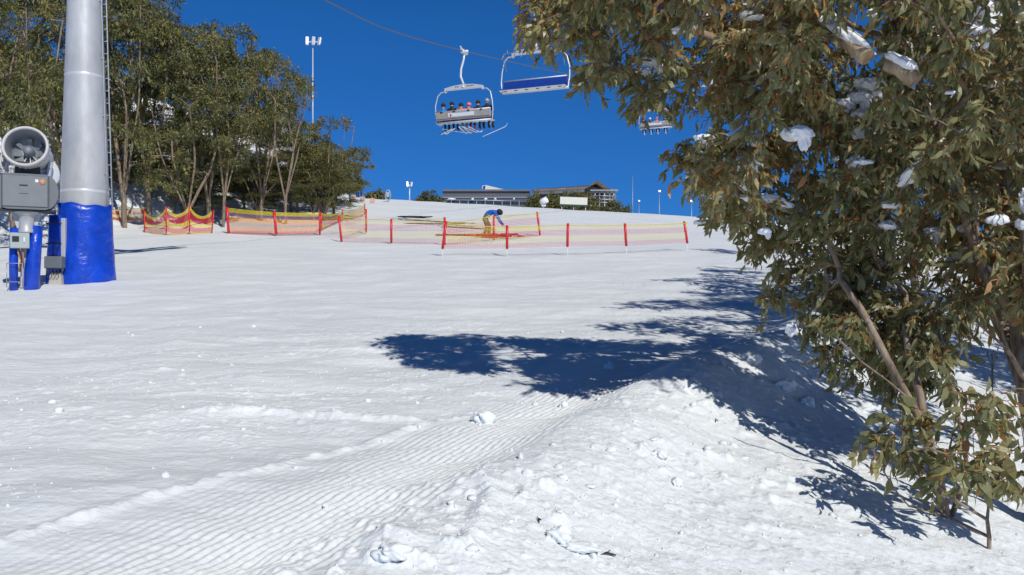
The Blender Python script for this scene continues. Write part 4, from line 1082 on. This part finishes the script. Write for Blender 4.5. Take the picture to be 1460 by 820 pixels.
# ------------------------------------------------------------------ the worker
def worker():
    g = G(694, 338); s = g.y/F
    t = thing('person', 'worker in blue jacket and black beanie bending over the red netting', 'person', g); t.scale = (1.16,)*3
    J = [((-.10,0,.86),(.19,.19)),((.04,0,.98),.18),((.26,0,1.06),.20),((.40,0,1.04),.08),((.50,0,.98),.10),((.54,0,.92),.075),
         ((.30,-.2,1.02),.085),((.42,-.24,.80),.065),((.56,-.16,.56),.04),((.62,-.14,.50),.034),
         ((.30,.2,1.02),.085),((.46,.24,.80),.065),((.62,.16,.58),.04),((.68,.14,.52),.034),
         ((-.10,-.12,.78),.11),((.02,-.15,.44),.085),((-.10,-.16,.10),.062),((-.08,-.16,.05),.06),((.08,-.17,.04),.05),
         ((-.10,.12,.78),.11),((.12,.15,.44),.085),((.06,.18,.10),.062),((.08,.18,.05),.06),((.24,.19,.04),.05)]
    E = [(0,1),(1,2),(2,3),(3,4),(4,5),(2,6),(6,7),(7,8),(8,9),(2,10),(10,11),(11,12),(12,13),(0,14),(14,15),(15,16),(16,17),(17,18),(0,19),(19,20),(20,21),(21,22),(22,23)]
    def cl(c):
        if c.z < .12: return 2
        if c.x > .56 and c.z < .56: return 2
        if c.x > .47 and c.z > .84 and abs(c.y) < .13: return 3
        if c.z < .90 and c.x < .22: return 1
        return 0
    figure('body', J, E, [cloth('blue_work_jacket', (.01,.11,.50)), cloth('olive_trousers', (.16,.12,.07)), K['black'], cloth('skin', 0)], cl, t, 2)
    m = MB(); m.blob((.52,0,1.01), (.14,.125,.125), 4, .05, 2, Ry(.5)); m.build('beanie', K['black'], t)
    # fingers on both hands
    for x0, y0, z0 in ((.62,-.14,.50),(.68,.14,.52)):
        for k in range(5):
            m = MB(); y = y0+(k-2)*.018; L = (.05,.075,.085,.08,.06)[k]
            m.tube([(x0,y,z0),(x0+.02,y,z0-L*.6),(x0+.005,y,z0-L)], [.010,.009,.007], 6).build('finger', K['black'], t)
    m = MB(); m.box((.0,0,.80), (.34,.36,.05), Ry(-.55), bev=.02); m.build('reflective_band', cloth('yellow_band', (.6,.55,.08)), t)
worker()
def far_person(px, row, label, jacket, hgt=1.7):
    g = G(px, row); t = thing('person', label, 'person', g)
    J = [((0,0,.92),.15),((0,0,1.2),.15),((0,0,1.42),.16),((0,0,1.5),.07),((0,0,1.62),.10),((0,0,1.7),.08),((-.2,0,1.4),.07),((-.28,.0,1.1),.055),((-.25,-.15,.9),.045),((.2,0,1.4),.07),((.28,0,1.1),.055),((.25,-.15,.9),.045),
         ((-.1,0,.85),.11),((-.12,-.02,.48),.08),((-.13,0,.1),.065),((-.13,-.12,.05),.05),((.1,0,.85),.11),((.12,-.02,.48),.08),((.13,0,.1),.065),((.13,-.12,.05),.05)]
    E = [(0,1),(1,2),(2,3),(3,4),(4,5),(2,6),(6,7),(7,8),(2,9),(9,10),(10,11),(0,12),(12,13),(13,14),(14,15),(0,16),(16,17),(17,18),(18,19)]
    figure('body', J, E, [jacket, K['black'], cloth('skin', 0)], lambda c: 2 if 1.5 < c.z < 1.64 else (0 if c.z > .88 else 1), t)
    m = MB(); m.blob((0,0,1.69), (.12,.13,.1), 3, .05, 2); m.build('helmet', K['black'], t)
far_person(513, 279, 'small dark figure standing on the skyline beside the wood', K['navy'])
far_person(506, 281, 'small figure in orange standing beside the dark one on the skyline', K['orange'])
for px, row, lb in ((504,285,'orange snow marker nearest the wood on the skyline'),(517,288,'middle orange snow marker by the two small figures'),(531,290,'orange snow marker furthest from the wood near the skyline')):
    g = G(px, row); t = thing('marker_board', lb, 'marker', g, group='orange markers near the skyline')
    m = MB(); m.box((0,0,.22), (.36,.06,.34), Ry(.1), bev=.01).build('panel', cloth('faded_orange', (.62,.40,.30)), t)
    m = MB(); m.tube([(0,.03,-.1),(0,.03,.5)], .025, 6).build('stake', M['orange'], t)
def ring_flag():
    g = on(553, 66); t = thing('ring_banner', 'small oval white ring banner on the skyline', 'banner', g)
    m = MB(); pts = [(.15*math.sin(a)*1.4, 0, .55+.42*math.cos(a)) for a in np.linspace(0, 2*PI, 20)]; m.tube(pts, .04, 6, False).build('frame', M['steel'], t)
    m = MB(); m.box((0,.0,.62), (.24,.02,.36)).build('panel', cloth('pale_panel', (.4,.45,.5)), t); m = MB(); m.tube([(0,0,-.5),(0,0,.1)], .03, 6).build('stake', M['steel'], t)
ring_flag()

# ------------------------------------------------------------------ light poles
def light_pole(px, Y, top, lamps, label, r=.09, tilt=0, group='floodlight poles'):
    b = on(px, Y); zt = EYE+(410-top)*Y/F-b.z; t = thing('light_pole', label, 'light pole', b, group=group)
    m = MB(); m.tube([(0,0,-.3),(0,0,zt)], [r*.7, r*.5], 10).build('pole', M['steel'] if px > 800 else M['alu'], t)
    s = Y/F; w = (len(lamps)-1)
    if lamps:
        m = MB(); m.box((sum(l[0] for l in lamps)/len(lamps)*s, 0, zt-.1*1), (max(abs(l[0]) for l in lamps)*2*s+.1, .08, .08)).build('crossbar', M['alu'], t)
    for dx, dz, lw, lh, a in lamps:
        c = Vector((dx*s, -.15, zt+dz*s)); R = Rz(a) @ Rx(-.25)
        m = MB(); m.box(c, (lw*s, .16, lh*s), R, bev=.04); h = m.build('floodlight', M['steel'] if px > 800 else M['white'], t)
        m = MB(); m.box(c+R @ Vector((0,-.09,0)), (lw*s*.8, .02, lh*s*.85), R).build('lens', M['alu'], h)
light_pole(446, 72, 58, [(-7.5,-1,4.5,13,.2),(1.5,-1,4.5,13,0),(10,-1.5,4.5,12,-.5)], 'tall floodlight pole with three lamps rising above the wood')
light_pole(584, 84, 263, [(-3,0,2.6,8,.3),(3,0,2.4,7,-.5)], 'short floodlight pole with two oval lamps on the skyline by the grey building')
light_pole(902, 120, 252, [], 'tallest bare thin pole on the skyline right of the lodge', .07)
light_pole(911, 125, 287, [(0,0,3,2.5,0)], 'lowest pole beside the tall bare one right of the lodge', .07)
light_pole(940, 122, 273, [(0,0,4,3,0)], 'single lamp pole standing alone between the tall bare pole and the gum', .08)
light_pole(986, 118, 287, [(-1,0,3,3,0),(2,2,2,3,0)], 'small lamp pole on the skyline nearest to the gum leaves', .09)
light_pole(1046, 100, 262, [(0,0,4,4,0)], 'pole on the skyline partly covered by the gum leaves', .08)

# ------------------------------------------------------------------ buildings beyond the crest
def grey_building():
    Y = 112; s = Y/F; b = on(692, Y); X = lambda px: (px-692)*s; Z = lambda row: EYE+(410-row)*s-b.z
    t = thing('grey_building', 'long flat grey building with tilted skylight on the skyline', 'building', b)
    m = MB(); m.box(((X(631)+X(754))/2, 5, Z(285)/2+Z(272)/2-3), (X(754)-X(631), 10, 8), bev=0)
    m = MB(); zt = Z(273); m.box(((X(631)+X(754))/2, 5, zt/2-1), (X(754)-X(631), 10, zt+2)); m.build('wall', M['wall'], t)
    m = MB(); m.box(((X(630)+X(756))/2, 5, zt+.12), (X(756)-X(630), 10.6, .24)); rf = m.build('roof', M['roof'], t)
    m = MB(); m.prism([(X(687),zt+.25),(X(728),zt+.25),(X(728),Z(270.5)),(X(692),Z(262)),(X(687),Z(263))], 1.5, 6); m.build('skylight', M['offwhite'], rf)
    m = MB(); m.prism([(X(687.5),zt+.3),(X(690.5),zt+.3),(X(692),Z(263)),(X(688.5),Z(263.5))], 1.44, 1.49); m.build('skylight_glass', M['seatblue'], rf)
    m = MB(); m.box(((X(640)+X(752))/2, -.06, Z(288)), (X(752)-X(640), .1, .5)); m.build('window_band', M['glass'], t)
    m = MB(); m.box(((X(631)+X(754))/2, -.08, Z(281.5)), (X(754)-X(631), .08, .1)); m.build('fascia', M['steel'], t)
    for px, w in ((638,12),(672,4),(690,5),(704,4),(731,3)):
        m = MB(); m.blob((X(px+w/2),-.35,Z(284.5)), (w*s/2,.25,.16), px, .3, 2); m.build('snow_patch', SNOWLOAD, t)
    m = MB(); m.tube([(X(640),-.9,Z(286)),(X(752),-.9,Z(288))], .05, 6)
    for px in range(644, 752, 12): m.tube([(X(px),-.9,Z(286.5)-1.5),(X(px),-.9,Z(286.5))], .04, 5)
    m.build('railing', M['steel'], t)
grey_building()
def lodge():
    Y = 116; s = Y/F; b = on(820, Y); X = lambda px: (px-820)*s; Z = lambda row: EYE+(410-row)*s-b.z
    t = thing('ski_lodge', 'brown stone lodge with sloping grey roof beside the long grey building', 'building', b)
    m = MB(); m.prism([(X(762),-2),(X(880),-2),(X(878),Z(281)),(X(868),Z(272)),(X(845),Z(266)),(X(762),Z(270))], 0, 12); m.build('wall', M['stone'], t)
    m = MB(); vs = [Vector((X(757),-1.4,Z(276))),Vector((X(832),-1.2,Z(271.5))),Vector((X(849),4,Z(258.5))),Vector((X(762),4.5,Z(264))),]
    vs += [v-Vector((0,0,.35)) for v in vs]; m.add(vs, [(0,1,2,3),(7,6,5,4),(0,4,5,1),(1,5,6,2),(2,6,7,3),(3,7,4,0)]); m.build('roof', M['roof'], t)
    m = MB(); vs = [Vector((X(833),-1.3,Z(271))),Vector((X(849.5),-1.35,Z(258.5))),Vector((X(869),-1.3,Z(271))),Vector((X(860),-1.3,Z(271))),Vector((X(848.5),-1.3,Z(263)))]
    vs += [v+Vector((0,5,0)) for v in vs]; m.add(vs, [(0,1,4),(1,2,3,4),(1,6,7,2),(0,5,6,1),(5,9,6),(6,9,8,7),(0,4,9,5),(3,2,7,8),(4,3,8,9)]); m.build('gable_roof', M['timber'], t)
    m = MB(); m.prism([(X(862),Z(270)),(X(879),Z(271)),(X(879),Z(274)),(X(862),Z(273))], -1, 5); m.build('side_roof', M['roof'], t)
    for px in (842, 850, 858):
        m = MB(); m.box((X(px),-.06,Z(278)), (.6,.08,.75)).build('window', M['glass'], t)
    m = MB(); m.box((X(857),-2.5,Z(276)), (X(876)-X(838),3,.15)); m.build('terrace_roof', M['steel'], t)
    for i, px in enumerate((839,845,851,858,865,872)):
        m = MB(); m.tube([(X(px),-3.6,-1),(X(px),-3.6,Z(276))], .07, 6).build('terrace_post', M['steel'], t)
    for zr in (283,288,292):
        m = MB(); m.tube([(X(838),-3.7,Z(zr)),(X(874),-3.7,Z(zr+1))], .06, 6).build('terrace_rail', M['steel'], t)
    for px in (840,853,866):
        m = MB(); m.tube([(X(px),-3.65,Z(293)),(X(px+6),-3.65,Z(277))], .05, 5).build('brace', M['steel'], t)
lodge()
def billboard():
    Y = 100; s = Y/F; b = on(818, Y); Z = lambda row: EYE+(410-row)*s-b.z
    t = thing('billboard', 'blank off-white board in front of the lodge', 'sign', b)
    m = MB(); m.box((0,0,Z(286.5)), (39*s,.12,10.5*s), Ry(.035), bev=.01).build('panel', M['offwhite'], t)
    m = MB(); m.box((0,.02,Z(293)), (40*s,.1,2.2*s), Ry(.035)).build('green_base', cloth('dark_green_base', (.03,.07,.06)), t)
    for x in (-17, 0, 17): m = MB(); m.tube([(x*s,.15,-1),(x*s,.15,Z(284))], .06, 6).build('leg', M['steel'], t)
billboard()
def far_gun():
    Y = 95; s = Y/F; b = on(775, Y); z = EYE+(410-287)*s-b.z
    t = thing('snow_gun', 'tiny white snow gun on the crest before the lodge', 'snow gun', b)
    M4 = Matrix.Translation((0,-.2,z)) @ Vector((.8,-.3,.35)).normalized().to_track_quat('Z','Y').to_matrix().to_4x4()
    m = MB(); m.lathe([(0,-.4),(.3,-.4),(.36,-.1),(.36,.45),(.3,.45),(.28,.1),(0,.1)], 18, M4).build('barrel', M['white'], t)
    m = MB(); m.tube([(0,0,-.5),(0,0,z-.2)], .07, 8).build('pole', M['steel'], t); m = MB(); m.box((0,0,z-.45), (.5,.4,.3), bev=.03).build('base', M['white'], t)
far_gun()
def hidden_building():
    Y = 78; s = Y/F; b = on(380, Y); X = lambda px: (px-380)*s; Z = lambda row: EYE+(410-row)*s-b.z
    t = thing('hill_building', 'cream building with a dark window glimpsed between the gum crowns', 'building', b)
    m = MB(); m.box((X(372),4,Z(172)/2-1), (X(402)-X(340),8,Z(172)+2)); m.build('wall', M['cream'], t)
    m = MB(); m.box((X(378),-.06,Z(200)), (X(388)-X(368),.1,Z(186)-Z(212))); w = m.build('window', M['glass'], t)
    m = MB(); m.tube([(X(378),-.13,Z(212)),(X(378),-.13,Z(186))], .04, 5).build('frame', M['alu'], w)
    m = MB(); m.box((X(372),4,Z(171)), (X(406)-X(338),9,.3)); m.build('roof', M['roof'], t)
hidden_building()
shrub('low_bush', 612, 282, 4.2, 3.5, 'dark low scrub at the left end of the long grey building', Y=100, seed=3)
shrub('low_bush', 762, 290, 3.2, 5.0, 'rounded brown bush between the grey building and the lodge', Y=108, seed=4)
shrub('low_bush', 787, 290, 3.6, 4.6, 'brown bush left of the blank board', Y=106, seed=5)
shrub('low_bush', 822, 290, 8.0, 5.4, 'wide brown bush behind the blank board', Y=107, seed=6)
shrub('low_bush', 876, 296, 3.8, 4.3, 'tall brown bush at the right end of the lodge', Y=106, seed=7)
shrub('low_bush', 890, 298, 3.0, 3.3, 'last low bush on the skyline right of the lodge', Y=104, seed=9)
shrub('low_bush', 536, 282, 1.6, .6, 'small dark tuft on the skyline below the last gum', Y=69, seed=10)

# ------------------------------------------------------------------ loose snow
def chunk(px, row, s, seed, label, shape=(1,1,1)):
    g = G(px, row); m = MB(); m.blob((0,0,s*.35), (s*shape[0], s*shape[1], s*shape[2]), seed, .35, 3)
    o = m.build('snow_chunk', SNOW, None, g); o.scale = (.8,.8,.75); tag(o, label, 'snow chunk', 'snow chunks broken off by the groomer')
chunk(690, 598, .095, 1, 'squarish white snow lump standing alone left of centre', (1.15,.8,.95))
chunk(797, 768, .085, 2, 'round snow lump above the dark twig at bottom centre', (1.0,.9,.8))
chunk(828, 785, .07, 3, 'flat snow lump touching the dark twig', (1.9,.9,.5))
chunk(870, 527, .08, 4, 'small snow lump inside the tree shadow', (1,.8,.8))
chunk(804, 577, .05, 5, 'small snow lump just below the tree shadow')
chunk(1072, 517, .11, 6, 'snow lump on the ridge crest at the edge of the gum shade', (1.1,.8,.9))
chunk(1118, 560, .11, 7, 'large lump half shaded on the bank under the gum', (1.2,1,.8))
chunk(1150, 580, .09, 8, 'second lump half shaded on the bank under the gum')
chunk(940, 650, .06, 9, 'lump on the sunlit bank face, highest of the middle ones', (1.3,1,.8))
chunk(965, 690, .05, 10, 'lump on the middle of the sunlit bank face')
chunk(560, 800, .08, 11, 'lump in churned snow at bottom left of centre', (1.3,1,.7))
chunk(236, 690, .03, 13, 'tiny lump beside the rolled track on the left')
chunk(465, 728, .025, 14, 'tiny lump right of the rolled track')
def twig(px, row, L, rz, label):
    g = G(px, row); m = MB(); m.tube([(-L/2,0,.0),(0,.01,.02),(L/2,0,.01)], [.003,.006,.004], 5); m.tube([(0,.01,.018),(L*.2,.02,.03)], .003, 4)
    o = m.build('twig', M['black'], None, g); o.rotation_euler = (0,0,rz); tag(o, label, 'twig')
twig(865, 795, .10, -.1, 'dark twig poking from the flat snow lump'); twig(770, 742, .03, 1.2, 'tiny dark twig above the round snow lump'); twig(1022, 602, .04, .8, 'short dark twig on the sunlit bank')
def dead_sprig():
    g = G(1415, 560); t = thing('dead_sprig', 'black dried weed stem standing in the shade under the gum', 'weed', g)
    for k in range(6):
        a = k*1.1; m = MB(); m.tube([(0,0,-.05),(.01*math.cos(a),.01*math.sin(a),.3),(.06*math.cos(a),.06*math.sin(a),.42+.02*k)], .005, 4); m.blob((.06*math.cos(a),.06*math.sin(a),.43+.02*k), (.010,.010,.014), k, .3, 1); m.build('stem', M['black'], t)
dead_sprig()
def crumbs():
    rng = np.random.default_rng(3); m = MB(); n = 0; V, Fc = ico(1); V = np.array(V)
    vs = []; base = 0; cnt = 0; pts = []
    while cnt < 1900:
        r = math.exp(rng.uniform(math.log(3.6), math.log(14))); a = math.radians(rng.uniform(-34, 36)); x = r*math.sin(a); y = r*math.cos(a)
        d = x-float(ridge_x(y)); w = .15+.5*float(noise(x*.5, y*.5, 5)); 
        if d > 0: w += .35
        if -2.2 < d < -.25 and y < 7.2: w *= .12
        if 6.6 < y < 9: w += .3
        if rng.random() > w: continue
        s = min(.032, .004*rng.pareto(2.2)+.005); pts.append((x, y, s)); cnt += 1
    pts = np.array(pts); zz = H(pts[:,0], pts[:,1])
    sc = pts[:, 2:3][:, None]*rng.uniform(.6, 1.3, (len(pts), 1, 3))*np.array([1, 1, .8])
    vv = V[None]*sc*(1+rng.normal(0, .13, (len(pts), len(V), 1))) + np.stack([pts[:,0], pts[:,1], zz+pts[:,2]*.25], 1)[:, None, :]
    f = (np.arange(len(pts))[:, None, None]*len(V)+np.array(Fc)[None]).ravel()
    me = np_mesh('snow_crumbs', vv.reshape(-1, 3), f, np.full(len(f)//3, 3), smooth=True)
    tag(link('snow_crumbs', me, SNOW), 'loose crumbs of snow scattered over the slope', None, None, 'stuff')
crumbs()

# ------------------------------------------------------------------ light, sky, camera
w = bpy.data.worlds.new('World'); SC.world = w; w.use_nodes = True; nt = w.node_tree
bg = nt.nodes['Background']; sky = nt.nodes.new('ShaderNodeTexSky'); sky.sky_type = 'NISHITA'; sky.sun_disc = False
sky.sun_elevation = EL; sky.sun_rotation = math.atan2(TOSUN.x, TOSUN.y)
sky.altitude = 1800; sky.air_density = 1.0; sky.dust_density = 0.0; sky.ozone_density = 3.0
tc = nt.nodes.new('ShaderNodeTexCoord'); ad = nt.nodes.new('ShaderNodeVectorMath'); ad.operation = 'ADD'; ad.inputs[1].default_value = (0,0,.22)
nm = nt.nodes.new('ShaderNodeVectorMath'); nm.operation = 'NORMALIZE'
nt.links.new(tc.outputs['Generated'], ad.inputs[0]); nt.links.new(ad.outputs[0], nm.inputs[0]); nt.links.new(nm.outputs[0], sky.inputs['Vector'])
hs = nt.nodes.new('ShaderNodeHueSaturation'); hs.inputs['Saturation'].default_value = 1.3; hs.inputs['Value'].default_value = 1.0
nt.links.new(sky.outputs[0], hs.inputs['Color']); tint = nt.nodes.new('ShaderNodeVectorMath'); tint.operation = 'MULTIPLY'; tint.inputs[1].default_value = (.68, 1.02, 1.30); nt.links.new(hs.outputs[0], tint.inputs[0])
sep = nt.nodes.new('ShaderNodeSeparateXYZ'); nt.links.new(tc.outputs['Generated'], sep.inputs[0])
mr = nt.nodes.new('ShaderNodeMapRange'); mr.inputs['From Min'].default_value = .30; mr.inputs['From Max'].default_value = .7; mr.inputs['To Min'].default_value = 1; mr.inputs['To Max'].default_value = .26
nt.links.new(sep.outputs['Z'], mr.inputs['Value']); sc_ = nt.nodes.new('ShaderNodeVectorMath'); sc_.operation = 'SCALE'
nt.links.new(tint.outputs[0], sc_.inputs[0]); nt.links.new(mr.outputs[0], sc_.inputs['Scale']); nt.links.new(sc_.outputs[0], bg.inputs['Color']); bg.inputs['Strength'].default_value = .10
ld = bpy.data.lights.new('sun', 'SUN'); ld.energy = 3.62; ld.angle = math.radians(.53); ld.color = (1, .965, .91)
lo = bpy.data.objects.new('sun', ld); COL.objects.link(lo); lo.rotation_euler = TOSUN.to_track_quat('Z', 'Y').to_euler(); lo.location = (5,-10,20)
cam = bpy.data.cameras.new('camera'); co = bpy.data.objects.new('camera', cam); COL.objects.link(co)
co.location = (0,0,EYE); co.rotation_euler = (PI/2,0,0); cam.sensor_width = 36; cam.lens = 36*F/1460; cam.clip_start = .05; cam.clip_end = 2500
SC.camera = co
SC.view_settings.view_transform = 'Standard'; SC.view_settings.look = 'None'; SC.view_settings.exposure = 0; SC.view_settings.gamma = 1
SC.cycles.transparent_max_bounces = 24; SC.cycles.max_bounces = 6; SC.cycles.diffuse_bounces = 3; SC.cycles.glossy_bounces = 2; SC.cycles.transmission_bounces = 3
SC.cycles.use_denoising = True
